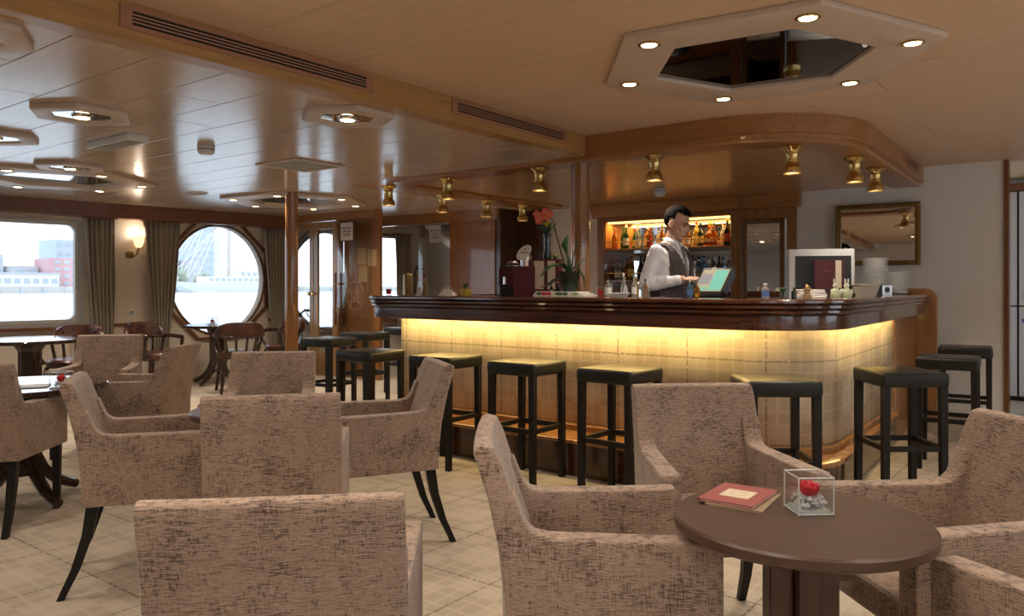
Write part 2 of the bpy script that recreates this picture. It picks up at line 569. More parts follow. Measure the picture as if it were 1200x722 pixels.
ORD = ['first', 'second', 'third', 'fourth', 'fifth', 'sixth', 'seventh', 'eighth', 'ninth', 'tenth', 'eleventh', 'twelfth', 'thirteenth',
       'fourteenth', 'fifteenth', 'sixteenth', 'seventeenth', 'eighteenth', 'nineteenth', 'twentieth', 'twenty-first', 'twenty-second', 'twenty-third', 'twenty-fourth']

def spot(parent, loc, power, angle=100, blend=0.6, radius=0.03, col=WARM, name='lamp_light', down=True):
    d = bpy.data.lights.new(name, 'SPOT')
    d.energy = power
    d.spot_size = R(angle)
    d.spot_blend = blend
    d.shadow_soft_size = radius
    d.color = col
    o = bpy.data.objects.new(name, d)
    COL.objects.link(o)
    o.parent = parent
    o.location = loc
    return o

def text_mesh(txt, size, mat, parent, loc, rot, name='lettering', depth=0.0008, space=1.0):
    cu = bpy.data.curves.new(name, 'FONT')
    cu.body = txt
    cu.size = size
    cu.align_x = 'CENTER'
    cu.align_y = 'CENTER'
    cu.extrude = depth
    cu.space_line = space
    tmp = bpy.data.objects.new('tmp', cu)
    COL.objects.link(tmp)
    bpy.context.view_layer.update()
    me = bpy.data.meshes.new_from_object(tmp.evaluated_get(bpy.context.evaluated_depsgraph_get()))
    bpy.data.objects.remove(tmp)
    me.materials.clear()
    me.materials.append(M[mat])
    o = bpy.data.objects.new(name, me)
    COL.objects.link(o)
    o.parent = parent
    o.location = loc
    o.rotation_euler = rot
    return o

# ================================================================== STRUCTURE
def struct(o, label, cat):
    return tag(o, label, cat, kind='structure')

# floor
struct(MB().box(-12, 3.2, -6.8, 11.2, -0.08, 0).build('floor', 'carpet'), 'beige carpet floor woven with a pattern of squares', 'floor')

# lower ceiling: dark backing with satin panels laid in rows
ceil = struct(MB().box(-12, BX - 0.02, -6.8, 10.6, ZL + 0.014, ZL + 0.10).build('ceiling', 'groove'), 'low satin panelled ceiling above the window side tables', 'ceiling')
PANEL_ME = {}
def ceiling_panel(x0, x1, y0, y1, z, mat, parent, gap):
    w, d = x1 - x0 - gap, y1 - y0 - gap
    key = (round(w, 3), round(d, 3), mat)
    if key not in PANEL_ME:
        o = MB().box(-w / 2, w / 2, -d / 2, d / 2, 0, 0.012).build('panel', mat, parent, bevel=0.0015, seg=1)
        PANEL_ME[key] = o.data
    else:
        o = bpy.data.objects.new('panel', PANEL_ME[key])
        COL.objects.link(o)
        o.parent = parent
    o.location = ((x0 + x1) / 2, (y0 + y1) / 2, z)
y = 1.44 - 0.35 * 6
row = 0
while y < 10.0:
    xr = BX - 0.02 if y < YS - 0.2 else -6.12
    x = xr
    first = (1.3, 2.4, 0.7)[row % 3]
    while x > -10.9:
        ln = first if x == xr else 2.4
        ceiling_panel(max(x - ln, -11.0), x, y, y + 0.35, ZL, 'ceiling_paint', ceil, 0.005)
        x -= ln
    y += 0.35
    row += 1
MB().box(-11.9, BX - 0.02, -6.7, 1.44 - 0.35 * 6, ZL, ZL + 0.012).build('panel', 'ceiling_paint', ceil)
# raised ceiling
ceil2 = struct(MB().box(BX, 3.1, -6.8, 11.0, ZH + 0.014, ZH + 0.12).build('ceiling', 'groove'), 'raised pale brown ceiling in front of the bar', 'ceiling')
y = -0.25
row = 0
while y < 8.55:
    x = BX
    first = (1.7, 0.9, 2.2)[row % 3]
    while x < 2.9:
        ln = first if x == BX else 2.6
        ceiling_panel(x, min(x + ln, 3.0), y, y + 0.6, ZH, 'ceiling_high_paint', ceil2, 0.0022)
        x += ln
    y += 0.6
    row += 1
MB().box(BX, 3.0, -6.7, -0.25, ZH, ZH + 0.012).build('panel', 'ceiling_high_paint', ceil2)
MB().box(-1.2, 3.0, y, 10.9, ZH, ZH + 0.012).build('panel', 'ceiling_high_paint', ceil2)

# long beam between the two ceilings, with its air grilles
beam = struct(MB().box(BX - 0.12, BX, -6.7, YS + 0.05, ZL - 0.002, ZH + 0.01).build('trim_1', 'beam_wood', bevel=0.003, seg=1), 'honey brown wooden beam edging the raised ceiling', 'beam')

def grille(name, label, y0, y1, z0, z1, xf, rows=4):
    g = thing(name, label, 'vent', (xf, (y0 + y1) / 2, (z0 + z1) / 2), group='long louvred air grilles')
    L, h = y1 - y0, z1 - z0
    MB().box(0.0005, 0.004, -L / 2 + 0.03, L / 2 - 0.03, -h * 0.28, h * 0.28).build('backing', 'vent_dark', g)
    f = MB()
    b = h * 0.2
    f.box(0, 0.009, -L / 2, L / 2, h / 2 - b, h / 2).box(0, 0.009, -L / 2, L / 2, -h / 2, -h / 2 + b)
    f.box(0, 0.009, -L / 2, -L / 2 + 0.05, -h / 2 + b, h / 2 - b).box(0, 0.009, L / 2 - 0.05, L / 2, -h / 2 + b, h / 2 - b)
    f.build('frame', 'vent_copper', g)
    step = (h - 2 * b) / rows
    for k in range(1, rows):
        MB().obox((0.006, 0, -h / 2 + b + k * step), (0.008, L - 0.1, step * 0.42), ry=0.3).build('slat', 'vent_copper', g)
    return g
grille('air_grille', 'long copper air grille nearest the upper left corner of the beam', 1.57, 2.97, 2.325, 2.425, BX)
grille('air_grille', 'copper air grille on the beam just before the bar', 3.63, 4.94, 2.335, 2.43, BX)
for k in range(3):
    grille('air_grille', 'copper air grille on the beam behind the viewer, %s back' % ORD[k], -0.6 - 2.0 * k, 0.8 - 2.0 * k, 2.325, 2.425, BX)

# soffit over the bar with its rounded corner
def fillet_path(pts, rads, off=0.0, seg=12):
    """open polyline offset to the left by off, corners rounded; same vertex count for every offset"""
    n = len(pts)
    dirs = [(Vector(pts[i + 1]) - Vector(pts[i])).normalized() for i in range(n - 1)]
    nor = [Vector((-d.y, d.x)) for d in dirs]
    q = [Vector(pts[0]) + nor[0] * off]
    for i in range(1, n - 1):
        k = 1 + nor[i - 1].dot(nor[i])
        q.append(Vector(pts[i]) + (nor[i - 1] + nor[i]) * off / k)
    q.append(Vector(pts[-1]) + nor[-1] * off)
    out = [q[0]]
    for i in range(1, n - 1):
        r = max(rads[i - 1] - off, 0.004)
        d0, d1 = dirs[i - 1], dirs[i]
        ang = d0.angle(d1)
        tl = r * math.tan(ang / 2)
        a = q[i] - d0 * tl
        b = q[i] + d1 * tl
        c = a + nor[i - 1] * r
        v0 = a - c
        for k in range(seg + 1):
            th = ang * k / seg
            out.append(c + Vector((v0.x * math.cos(th) - v0.y * math.sin(th), v0.x * math.sin(th) + v0.y * math.cos(th))))
    out.append(q[-1])
    return [(p.x, p.y) for p in out]
# counter-clockwise travel: interior lies to the left
SOF = [(BX + 0.001, YS), (-1.31, YS), (-1.40, YW)]
sof = fillet_path(SOF, [0.85], 0)
poly = [(-6.1, YS + 0.03), (BX - 0.02, YS + 0.03)] + sof + [(-6.1, YW)]
struct(MB().prism(poly, ZL + 0.002, ZH + 0.01).build('ceiling', 'bar_ceiling_warm_lit'), 'glossy varnished ceiling lowered over the bar', 'ceiling')

def sweep(path_fn, prof, closed_prof=True, uv=False):
    """prof: list of (offset, z); path_fn(off) -> list of points"""
    rings = [[(p[0], p[1], z) for p in path_fn(o)] for o, z in prof]
    n = len(rings[0])
    mb = MB()
    vs = [p for r in rings for p in r]
    fs = []
    K = len(prof)
    for k in range(K if closed_prof else K - 1):
        a, b = k * n, ((k + 1) % K) * n
        for i in range(n - 1):
            fs.append((a + i, a + i + 1, b + i + 1, b + i))
    if closed_prof:
        fs.append(tuple(k * n for k in range(K)))
        fs.append(tuple((K - 1 - k) * n + n - 1 for k in range(K)))
    mb.add(vs, fs)
    return mb
struct(sweep(lambda o: fillet_path(SOF, [0.85], o), [(-0.012, ZL), (-0.012, ZL + 0.022), (-0.004, ZL + 0.03), (-0.004, ZH), (0.02, ZH), (0.02, ZL)]).build('trim_2', 'panel_wood_h', smooth=True),
       'orange brown curved wooden fascia above the bar', 'fascia')
grille('air_grille', 'short air grille at the wall end of the curved fascia', 7.25, 8.2, 2.325, 2.42, -1.375)
# lamp band under the soffit following the bar
BAND = [(-5.70, 8.2), (-5.78, YS - 0.02), (-1.33, YS - 0.02), (-1.42, YW)]
struct(sweep(lambda o: fillet_path(BAND, [0.5, 0.85], o, 14), [(0.0, ZL - 0.022), (0.012, ZL - 0.034), (0.16, ZL - 0.034), (0.26, ZL - 0.034), (0.285, ZL - 0.022), (0.285, ZL + 0.004), (0.0, ZL + 0.004)]).build('trim_3', 'panel_wood_h', smooth=True),
       'curved wooden lamp band under the ceiling following the bar', 'trim')

# ---- window wall on the left (its own slightly turned frame: x into the room, y along, z up)
WL = bpy.data.objects.new('wall_left', None)
PW = Matrix.Translation((-10.453, 0, 0)) @ Matrix.Rotation(-R(6.138), 4, 'Z')
bpy.data.objects.remove(WL)
def place_on_port(o):
    o.matrix_world = PW @ o.matrix_basis
    return o
def pp(x, y, z):
    return tuple(PW @ Vector((x, y, z)))
def port_thing(name, label, cat, loc, rz=0.0, **k):
    return thing(name, label, cat, pp(*loc), rz - R(6.138), **k)

RW = [(2.45, 4.385, 0.815, 2.035), (-0.15, 1.75, 0.815, 2.035), (-2.75, -0.85, 0.815, 2.035), (-5.4, -3.5, 0.815, 2.035)]
OCT = (5.44, 6.92, 0.46, 2.14)
OCT2 = (7.22, 8.70, 0.46, 2.14)
FARW = (8.84, 9.44, 0.75, 2.10)
holes = sorted(RW + [OCT, OCT2, FARW])
def holed_wall(holes, y0, y1, z0, z1, t0, t1):
    mb = MB()
    y = y0
    for a, b, c, d in holes:
        mb.box(t0, t1, y, a, z0, z1)
        mb.box(t0, t1, a, b, z0, c)
        mb.box(t0, t1, a, b, d, z1)
        y = b
    mb.box(t0, t1, y, y1, z0, z1)
    return mb
wl = struct(place_on_port(holed_wall(holes, -6.9, 10.9, 0, ZL + 0.05, -0.12, 0).build('wall_left', 'wall_cream')), 'cream hull wall with the river windows', 'wall')

def rrect(y0, y1, z0, z1, r, n=5):
    out = []
    for cy, cz, a0 in ((y1 - r, z1 - r, 0), (y0 + r, z1 - r, 90), (y0 + r, z0 + r, 180), (y1 - r, z0 + r, 270)):
        for k in range(n + 1):
            a = R(a0 + 90 * k / n)
            out.append((cy + r * math.cos(a), cz + r * math.sin(a)))
    return out
def yz_ring(outer, inner, x0, x1):
    mb = MB().ringprism(outer, inner, x0, x1)
    mb.v = [(v[2], v[0], v[1]) for v in mb.v]
    return mb
def yz_prism(poly, x0, x1):
    mb = MB().prism(poly, x0, x1)
    mb.v = [(v[2], v[0], v[1]) for v in mb.v]
    return mb
def portal(o_parent_matrix, cx, cy, cz, w, h, face_x=1):
    d = bpy.data.lights.new('daylight', 'AREA')
    d.shape = 'RECTANGLE'
    d.size, d.size_y = h, w
    d.energy = 1
    d.cycles.is_portal = True
    o = bpy.data.objects.new('daylight', d)
    COL.objects.link(o)
    o.matrix_world = o_parent_matrix @ Matrix.Translation((cx, cy, cz)) @ Matrix.Rotation(-PI / 2 * face_x, 4, 'Y')
for i, (a, b, c, d) in enumerate(RW + [FARW]):
    w = struct(port_thing('window_%d' % (i + 1), ['wide rectangular river window with rounded corners at the left edge', 'river window behind the viewer, next to the foremost one',
               'second river window behind the viewer', 'rearmost river window', 'small window with curtain in the lobby beyond the glass doors'][i], 'window', (0, 0, 0)), None, None)
    sq = lambda e, r: rrect(a - e, b + e, c - e, d + e, r)
    yz_ring([(max(min(y, b), a), max(min(z, d), c)) for y, z in rrect(a, b, c, d, 0.001)], rrect(a + 0.035, b - 0.035, c + 0.035, d - 0.035, 0.09), -0.10, -0.02).build('window_frame', 'white_frame', w)
    yz_ring(rrect(a - 0.05, b + 0.05, c - 0.05, d + 0.03, 0.05), rrect(a, b, c, d, 0.06), -0.01, 0.014).build('casing', 'grey_frame' if i < 4 else 'trim_wood', w)
    MB().box(-0.066, -0.060, a + 0.03, b - 0.03, c + 0.03, d - 0.03).build('pane', 'window_glass', w)
    MB().box(0.0, 0.10, a - 0.06, b + 0.06, c - 0.085, c - 0.05).build('window_sill', 'trim_wood', w)
    portal(PW, -0.13, (a + b) / 2, (c + d) / 2, b - a - 0.08, d - c - 0.08)
# octagonal windows
def octo_window(name, label, cy):
    w = struct(port_thing(name, label, 'window', (0, 0, 0)), None, None)
    cz, rx, rz_ = 1.345, 0.668, 0.745
    NE = 40
    ell = [(cy + rx * math.cos(2 * PI * (k + .5) / NE), cz + rz_ * math.sin(2 * PI * (k + .5) / NE)) for k in range(NE)]
    ell2 = [(cy + (rx + 0.035) * math.cos(2 * PI * (k + .5) / NE), cz + (rz_ + 0.03) * math.sin(2 * PI * (k + .5) / NE)) for k in range(NE)]
    hw, hz, ch = 0.735, 0.835, 0.43
    def octpt(a, e=0.0):
        """point of the octagon outline in direction a"""
        dx, dz = math.cos(a), math.sin(a)
        W_, H_, C_ = hw + e, hz + e, hw + hz - ch + 1.41 * e
        tt = min(W_ / max(abs(dx), 1e-6), H_ / max(abs(dz), 1e-6), C_ / max(abs(dx) + abs(dz), 1e-6))
        return (cy + dx * tt, cz + dz * tt)
    rect = []
    for k in range(NE):
        a = 2 * PI * (k + .5) / NE
        dx, dz = math.cos(a), math.sin(a)
        tt = min((0.74) / max(abs(dx), 1e-6), (0.84) / max(abs(dz), 1e-6))
        rect.append((cy + dx * tt + (0.01 if dx > 0 else 0.01), max(0.46, min(2.14, cz + dz * tt - 0.045))))
    yz_ring(rect, ell, -0.11, -0.002).build('infill', 'wall_cream', w)
    octv = [(cy + sy, cz + sz) for sy, sz in ((hw, -(hz - ch)), (hw, hz - ch), (hw - ch, hz), (-(hw - ch), hz), (-hw, hz - ch), (-hw, -(hz - ch)), (-(hw - ch), -hz), (hw - ch, -hz))]
    octi = [(cy + (p[0] - cy) * 0.94, cz + (p[1] - cz) * 0.945) for p in octv]
    for k in range(8):
        j = (k + 1) % 8
        yz_prism([octv[k], octv[j], octi[j], octi[k]], 0.0, 0.03).build('frame_rail', 'trim_wood', w)
    yz_ring(ell2, ell, -0.03, 0.012).build('ring', 'trim_wood', w)
    yz_prism(ell, -0.066, -0.060).build('pane', 'window_glass', w)
    portal(PW, -0.13, cy, cz, 1.2, 1.3)
octo_window('window_6', 'round window in an octagonal wooden frame between two curtains', 6.17)
octo_window('window_12', 'round river window in the lobby, seen through the wooden glass doors', 7.95)

# valance box, dado rail and radiators along the window wall
struct(place_on_port(MB().box(0.0, 0.20, -6.9, 7.2, 2.105, ZL).build('trim_4', 'valance_wood')), 'brown wooden valance above the river windows', 'trim')
dado = MB()
for a, b in ((-6.9, -5.5), (4.45, 5.44), (6.92, 7.2)):
    dado.box(0.0, 0.022, a, b, 0.745, 0.785)
struct(place_on_port(dado.build('trim_5', 'trim_wood')), 'narrow dark wooden dado rail on the hull wall', 'trim')
struct(place_on_port(MB().box(0, 0.02, -6.9, 7.1, 0, 0.07).build('baseboard_left', 'wall_cream')), 'low cream baseboard under the river windows', 'baseboard')
r_ = port_thing('radiator', 'cream panel radiator under the wide left window', 'radiator', (0.03, 3.4, 0.16))
MB().box(0.0, 0.07, -0.85, 0.85, 0, 0.48).build('casing', 'wall_cream', r_, bevel=0.006)
for k in range(32):
    MB().box(0.07, 0.076, -0.8 + k * 0.0505, -0.765 + k * 0.0505, 0.03, 0.43).build('rib', 'wall_cream', r_)

# ---- white back wall with its openings, right doorway
bw = MB()
bw.box(-6.28, -5.12, YW, YW + 0.12, 0, ZL + 0.05)
bw.box(-5.12, -2.62, YW + 0.45, YW + 0.55, 0, ZL + 0.05)
bw.box(-2.70, -0.72, YW, YW + 0.12, 0, ZH + 0.05)
struct(bw.build('wall_back', 'wall_paint'), 'white textured back wall beside the bar', 'wall')
struct(MB().box(-0.72, -0.68, YW - 0.02, YW + 0.14, 0, ZH).build('trim_6', 'trim_wood'), 'slim brown wooden post at the right end of the white wall', 'trim')
struct(MB().box(-2.62, -0.72, YW - 0.015, YW, 0, 0.07).build('baseboard_back', 'wall_paint'), 'low white baseboard of the back wall', 'baseboard')
# corridor beyond
struct(MB().box(-1.2, 3.0, 10.3, 10.42, 0, ZH + 0.05).build('wall_corridor', 'wall_paint'), 'pale end wall of the corridor', 'wall')
lk = thing('locker', 'tall pale grey blue locker in the corridor at the right edge', 'locker', (-0.25, 10.1, 0))
MB().box(-0.62, 0.9, 0.02, 0.2, 0, 2.3).build('body', 'black_wood', lk)
MB().box(-0.62, 0.9, -0.02, 0.2, 2.3, 2.38).build('top_rail', 'trim_wood', lk)
for a, b in ((-0.60, -0.475), (-0.455, 0.2), (0.22, 0.88)):
    for c, d in ((0.05, 1.03), (1.045, 2.29)):
        MB().box(a, b, 0.0, 0.03, c, d).build('door', 'bin_white', lk, bevel=0.004)
MB().box(-0.43, -0.37, -0.004, 0.0, 0.86, 0.90).build('sticker', 'label_blue', lk)
MB().box(-0.43, -0.36, -0.004, 0.0, 0.98, 1.02).build('sticker', 'cream', lk)
MB().box(-0.43, -0.40, -0.02, 0.0, 1.12, 1.20).build('latch', 'steel', lk)

# walls outside the picture that close the room
rwh = [(-5.2, -3.3, 0.8, 2.05), (-2.4, -0.5, 0.8, 2.05), (0.4, 2.3, 0.8, 2.05), (3.2, 5.1, 0.8, 2.05), (6.0, 7.9, 0.8, 2.05)]
mb = holed_wall(rwh, -6.8, 11.0, 0, ZH + 0.05, 3.0, 3.12)
struct(mb.build('wall_right', 'wall_cream'), 'opposite cream wall with windows, outside the picture', 'wall')
for i, (a, b, c, d) in enumerate(rwh):
    w = struct(thing('window_%d' % (7 + i), 'window %s from the back on the opposite wall' % ORD[i], 'window'), None, None)
    f = MB().box(3.02, 3.09, a, b, c, c + 0.05).box(3.02, 3.09, a, b, d - 0.05, d).box(3.02, 3.09, a, a + 0.05, c + 0.05, d - 0.05).box(3.02, 3.09, b - 0.05, b, c + 0.05, d - 0.05)
    f.build('window_frame', 'white_frame', w)
    MB().box(3.055, 3.061, a + 0.04, b - 0.04, c + 0.04, d - 0.04).build('pane', 'window_glass', w)
    portal(Matrix.Identity(4), 3.13, (a + b) / 2, (c + d) / 2, b - a - 0.1, d - c - 0.1, -1)
struct(MB().box(-12, 3.1, -6.9, -6.75, 0, ZH + 0.05).build('wall_rear', 'wall_cream'), 'cream wall behind the viewer', 'wall')
struct(MB().box(-10.0, -5.0, 9.95, 10.05, 0, ZL + 0.05).build('wall_lobby', 'white_paint'), 'white end wall of the lobby behind the bar', 'wall')

# ---- partition with the wooden glass doors
YP = 7.1
def glazed_leaf(name, label, x0, x1, y, z0, z1, st=0.085, knob=None):
    d = struct(thing(name, label, 'door', ((x0 + x1) / 2, y, 0)), None, None)
    h = (x1 - x0) / 2
    f = MB().box(-h, -h + st, -0.02, 0.02, z0, z1).box(h - st, h, -0.02, 0.02, z0, z1).box(-h + st, h - st, -0.02, 0.02, z1 - 0.10, z1).box(-h + st, h - st, -0.02, 0.02, z0, z0 + 0.32)
    f.build('frame', 'door_wood', d, bevel=0.003, seg=1)
    MB().box(-h + st, h - st, -0.004, 0.004, z0 + 0.32, z1 - 0.10).build('pane', 'door_glass', d)
    if knob:
        MB().lathe([(0.012, 0), (0.012, 0.03), (0.026, 0.04), (0.028, 0.055), (0.015, 0.065)], n=12).build('knob', 'gold', d, smooth=True)
        k = MB.last
        k.rotation_euler = (PI / 2, 0, 0)
        k.location = (knob, -0.02, 1.15)
    return d
glazed_leaf('door_1', 'left leaf of the wooden glass double door beside the pillar', -9.66, -8.93, YP, 0.01, 2.16, knob=0.325)
glazed_leaf('door_2', 'right leaf of the wooden glass double door behind the stools', -8.92, -8.43, YP, 0.01, 2.16, knob=-0.205)
struct(MB().box(-9.72, -7.62, YP - 0.05, YP + 0.05, 2.17, ZL + 0.02).box(-8.42, -8.35, YP - 0.04, YP + 0.04, 0, 2.17).box(-9.75, -9.67, YP - 0.04, YP + 0.04, 0, 2.17).build('trim_7', 'panel_wood_h'),
       'wooden frame around the glass doors', 'door frame')
struct(MB().box(-8.35, -7.64, YP + 0.05, YP + 0.10, 0, ZL + 0.02).build('wall_partition', 'panel_wood'), 'orange brown wooden wall panel behind the etched glass door', 'wall')
for (a, b, c, d) in ((-8.28, -7.98, 1.72, 1.98), (-8.22, -7.93, 1.50, 1.69), (-7.88, -7.62, 1.66, 1.88)):
    pass
nb = [(-7.98, 1.66), (-7.78, 1.64), (-7.96, 1.42)]
for i, (x, z) in enumerate(nb):
    p = MB().box(-0.09, 0.09, -0.003, 0.003, -0.11, 0.11).build('notice', 'notice_amber_lit')
    p.location = (x, YP + 0.046, z)
    tag(p, ['cream paper notice at the upper left on the wall behind the etched door', 'cream paper notice at the upper right behind the etched door', 'lower cream paper notice behind the etched door'][i], 'notice', 'paper notices')
# etched all-glass door leaf
g = struct(thing('door_3', 'frameless glass door with an etched round emblem and wooden bar handles', 'door', (-8.03, YP - 0.06, 0)), None, None)
MB().box(-0.33, 0.37, -0.005, 0.005, 0.03, 2.12).build('pane', 'door_glass', g)
for sy in (-1, 1):
    MB().tube([(-0.29 + 0.02 * sy, sy * 0.05, 0.72), (-0.29 + 0.02 * sy, sy * 0.05, 1.44)], 0.016, 10).build('handle', 'table_leg_wood', g, smooth=True)
for z in (0.93, 1.29):
    MB().tube([(-0.29, -0.055, z), (-0.29, 0.055, z)], 0.013, 10).build('bracket', 'gold', g, smooth=True)
    MB().tube([(-0.33, -0.05, z), (-0.24, -0.05, z)], 0.012, 10).build('bracket', 'gold', g, smooth=True)
em = MB()
cx_, cz_ = 0.04, 1.13
em.tube([(cx_ + 0.17 * math.cos(2 * PI * k / 28), -0.007, cz_ + 0.19 * math.sin(2 * PI * k / 28)) for k in range(29)], 0.0028, 4, cap=False)
for pl in ([(-.13, .02), (-.13, .08), (-.03, .08)], [(-.03, .05), (-.09, .05), (-.09, -.01), (-.03, -.01), (-.03, -.09), (-.13, -.09)], [(-.01, .08), (-.01, -.09)], [(.03, .13), (.03, -.06), (.05, -.09), (.12, -.09)], [(.06, .10), (.06, -.03), (.13, -.03)], [(.06, .05), (.13, .05)]):
    em.tube([(cx_ + a, -0.007, cz_ + b) for a, b in pl], 0.0032, 4)
pmat('etched', (0.40, 0.24, 0.12), 0.6)
em.build('emblem', 'etched', g)

def sign(name, label, lines, loc, w, h, mat, size):
    s = thing(name, label, 'sign', loc)
    MB().box(-w / 2, w / 2, -0.003, 0.003, -h / 2, h / 2).build('card', mat, s)
    text_mesh('\n'.join(lines), size, 'ink', s, (0, -0.0045, 0), (PI / 2, 0, 0), space=1.25)
    return s
sign('door_sign', 'white paper sign reading PLEASE MIND THE GLASS DOORS on the etched door', ['PLEASE MIND', 'THE GLASS', 'DOORS!'], (-8.15, YP - 0.075, 2.0), 0.25, 0.24, 'sign_paper', 0.036)

# lobby behind: header, second glass pane, stair underside, wood block
struct(MB().box(-9.6, -6.3, 7.96, 8.06, 2.14, ZL + 0.02).build('trim_8', 'panel_wood_h'), 'wooden header beam over the lobby opening', 'trim')
g = struct(thing('door_4', 'clear frameless glass pane with a grey sign beside the wood block', 'door', (-7.45, 8.0, 0)), None, None)
MB().box(-0.30, 0.30, -0.005, 0.005, 0.03, 2.11).build('pane', 'door_glass', g)
MB().box(-0.27, -0.19, -0.02, 0.02, 1.95, 2.13).build('hinge', 'bronze', g)
MB().box(-0.28, 0.26, -0.012, 0.012, 2.115, 2.135).build('top_rail', 'steel', g)
sign('door_sign', 'grey sign reading MIND THE GLASS DOORS on the clear pane', ['MIND THE', 'GLASS', 'DOORS!'], (-7.41, 7.985, 1.985), 0.215, 0.235, 'sign_grey', 0.04)
struct(MB().box(-7.15, -6.36, 8.0, 8.6, 0, ZL + 0.02).build('wall_block', 'panel_wood'), 'glossy wooden wall block behind the left part of the bar', 'wall')
struct(MB().box(-6.36, -6.28, 8.02, 8.7, 0, ZL + 0.02).box(-6.36, -5.9, 8.5, 8.58, 0, ZL + 0.02).build('wall_dark', 'dark_panel'), 'dark wooden panel between wood block and white wall', 'wall')
st = MB().add([(-8.9, 9.2, 2.3), (-8.75, 9.2, 2.3), (-7.0, 9.2, 1.25), (-7.0, 9.2, 1.05), (-8.9, 9.9, 2.3), (-8.75, 9.9, 2.3), (-7.0, 9.9, 1.25), (-7.0, 9.9, 1.05)],
              [(0, 1, 2, 3), (7, 6, 5, 4), (0, 4, 5, 1), (1, 5, 6, 2), (2, 6, 7, 3), (3, 7, 4, 0)])
struct(st.build('wall_stair', 'white_paint'), 'sloping white underside of the stairs in the lobby', 'wall')
fe = port_thing('fire_extinguisher', 'red fire extinguisher with black hose on the lobby wall', 'extinguisher', (0.14, 9.72, 1.02))
MB().lathe([(0.07, 0), (0.075, 0.02), (0.075, 0.40), (0.055, 0.46), (0.025, 0.49), (0.025, 0.53)], n=18).build('cylinder', 'red_paint', fe, smooth=True)
MB().box(-0.03, 0.03, -0.05, 0.04, 0.53, 0.56).box(-0.015, 0.015, -0.12, 0.0, 0.57, 0.59).build('valve', 'plastic_black', fe)
MB().tube([(0, -0.02, 0.55), (0.03, -0.14, 0.54), (0.05, -0.20, 0.40), (0.05, -0.19, 0.12)], 0.014, 8).build('hose', 'plastic_black', fe, smooth=True)
MB().lathe([(0.076, 0.13), (0.0765, 0.14), (0.0765, 0.30), (0.076, 0.31)], n=18, cap=False).build('label_band', 'label_white', fe)
bl = MB().lathe([(0.10, 0), (0.10, 0.02), (0.085, 0.03), (0.085, 1.42), (0.07, 1.45)], n=18).build('umbrella_stand', 'bronze', smooth=True)
bl.location = (-8.56, 8.62, 0)
tag(bl, 'dark bronze cylinder stand next to the fire extinguisher', 'stand')

# pillars
def pillar(name, label, x, y, r, z0, z1, flutes=0, mat='column_wood'):
    n = 40
    mb = MB()
    def ring(rr, z):
        out = []
        for i in range(n):
            a = 2 * PI * i / n
            q = rr * (1 - (0.07 if flutes and (i % 4) == 0 else 0))
            out.append((x + q * math.cos(a), y + q * math.sin(a), z))
        return out
    zs = [(r, z0), (r, z1)]
    vs = [p for rr, z in zs for p in ring(rr, z)]
    fs = [(i, (i + 1) % n, n + (i + 1) % n, n + i) for i in range(n)]
    mb.add(vs, fs)
    o = mb.build(name, mat, smooth=True, angle=50)
    return struct(o, label, 'pillar')
pillar('trim_9', 'round polished wooden pillar in front of the window tables', -7.065, 5.31, 0.07, 0, ZL)
pillar('trim_10', 'fluted golden wooden column rising from the bar', -3.37, 5.36, 0.078, 0.0, ZL - 0.03, flutes=1)

# ================================================================== BAR
bar = thing('bar', 'long dark varnished bar with lit woven front and wooden ledge', 'bar')
CNT = [(-5.36, 7.45), (-4.76, 4.25), (-1.11, 4.25), (-1.235, 8.0)]
cpath = lambda o: fillet_path(CNT, [0.22, 0.62], o, 14)
prof = [(0.03, 1.18), (0.008, 1.178), (0.0, 1.170), (0.0, 1.158), (0.010, 1.150), (0.020, 1.147), (0.012, 1.142), (0.010, 1.128), (0.020, 1.121), (0.032, 1.118), (0.024, 1.113), (0.022, 1.100), (0.034, 1.092), (0.048, 1.088),
        (0.044, 1.082), (0.044, 1.006), (0.052, 1.0), (0.075, 1.0), (0.075, 1.12), (0.52, 1.12), (0.52, 1.18)]
sweep(cpath, prof).build('counter', 'counter_wood', bar, smooth=True, angle=30)

PNL = [(-5.07, 7.45), (-4.70, 4.60), (-1.27, 4.60), (-1.335, 6.85)]
ppath = lambda o: fillet_path(PNL, [0.10, 0.44], o, 14)
def uv_strip(name, path, z0, z1, mat, parent, u0=0.0):
    pts = path
    us = [0]
    for a, b in zip(pts, pts[1:]):
        us.append(us[-1] + math.hypot(b[0] - a[0], b[1] - a[1]))
    me = bpy.data.meshes.new(name)
    n = len(pts)
    vs = [(p[0], p[1], z0) for p in pts] + [(p[0], p[1], z1) for p in pts]
    me.from_pydata(vs, [], [(i, i + 1, n + i + 1, n + i) for i in range(n - 1)])
    uv = me.uv_layers.new(name='UVMap')
    for poly in me.polygons:
        for li in poly.loop_indices:
            vi = me.loops[li].vertex_index
            uv.data[li].uv = (us[vi % n] + u0, z0 if vi < n else z1)
    me.shade_smooth()
    me.materials.append(M[mat])
    o = bpy.data.objects.new(name, me)
    COL.objects.link(o)
    o.parent = parent
    md = o.modifiers.new('thick', 'SOLIDIFY')
    md.thickness = 0.02
    md.offset = -1
    return o
uv_strip('front_panel', ppath(0), 0.285, 1.115, 'panel_carpet', bar, 0.06)
sweep(ppath, [(-0.016, 0.235), (-0.016, 0.28), (-0.008, 0.288), (0.02, 0.288), (0.02, 0.235)]).build('skirting', 'cladding_wood', bar, smooth=True)
LED_P = [(-5.30, 7.45), (-4.95, 4.305), (-1.18, 4.305), (-1.24, 6.85)]
LDG = [(-5.30, 7.45), (-4.86, 4.305), (-1.17, 4.305), (-1.29, 6.85)]
lpath = lambda o: fillet_path(LDG, [0.12, 0.50], o, 14)
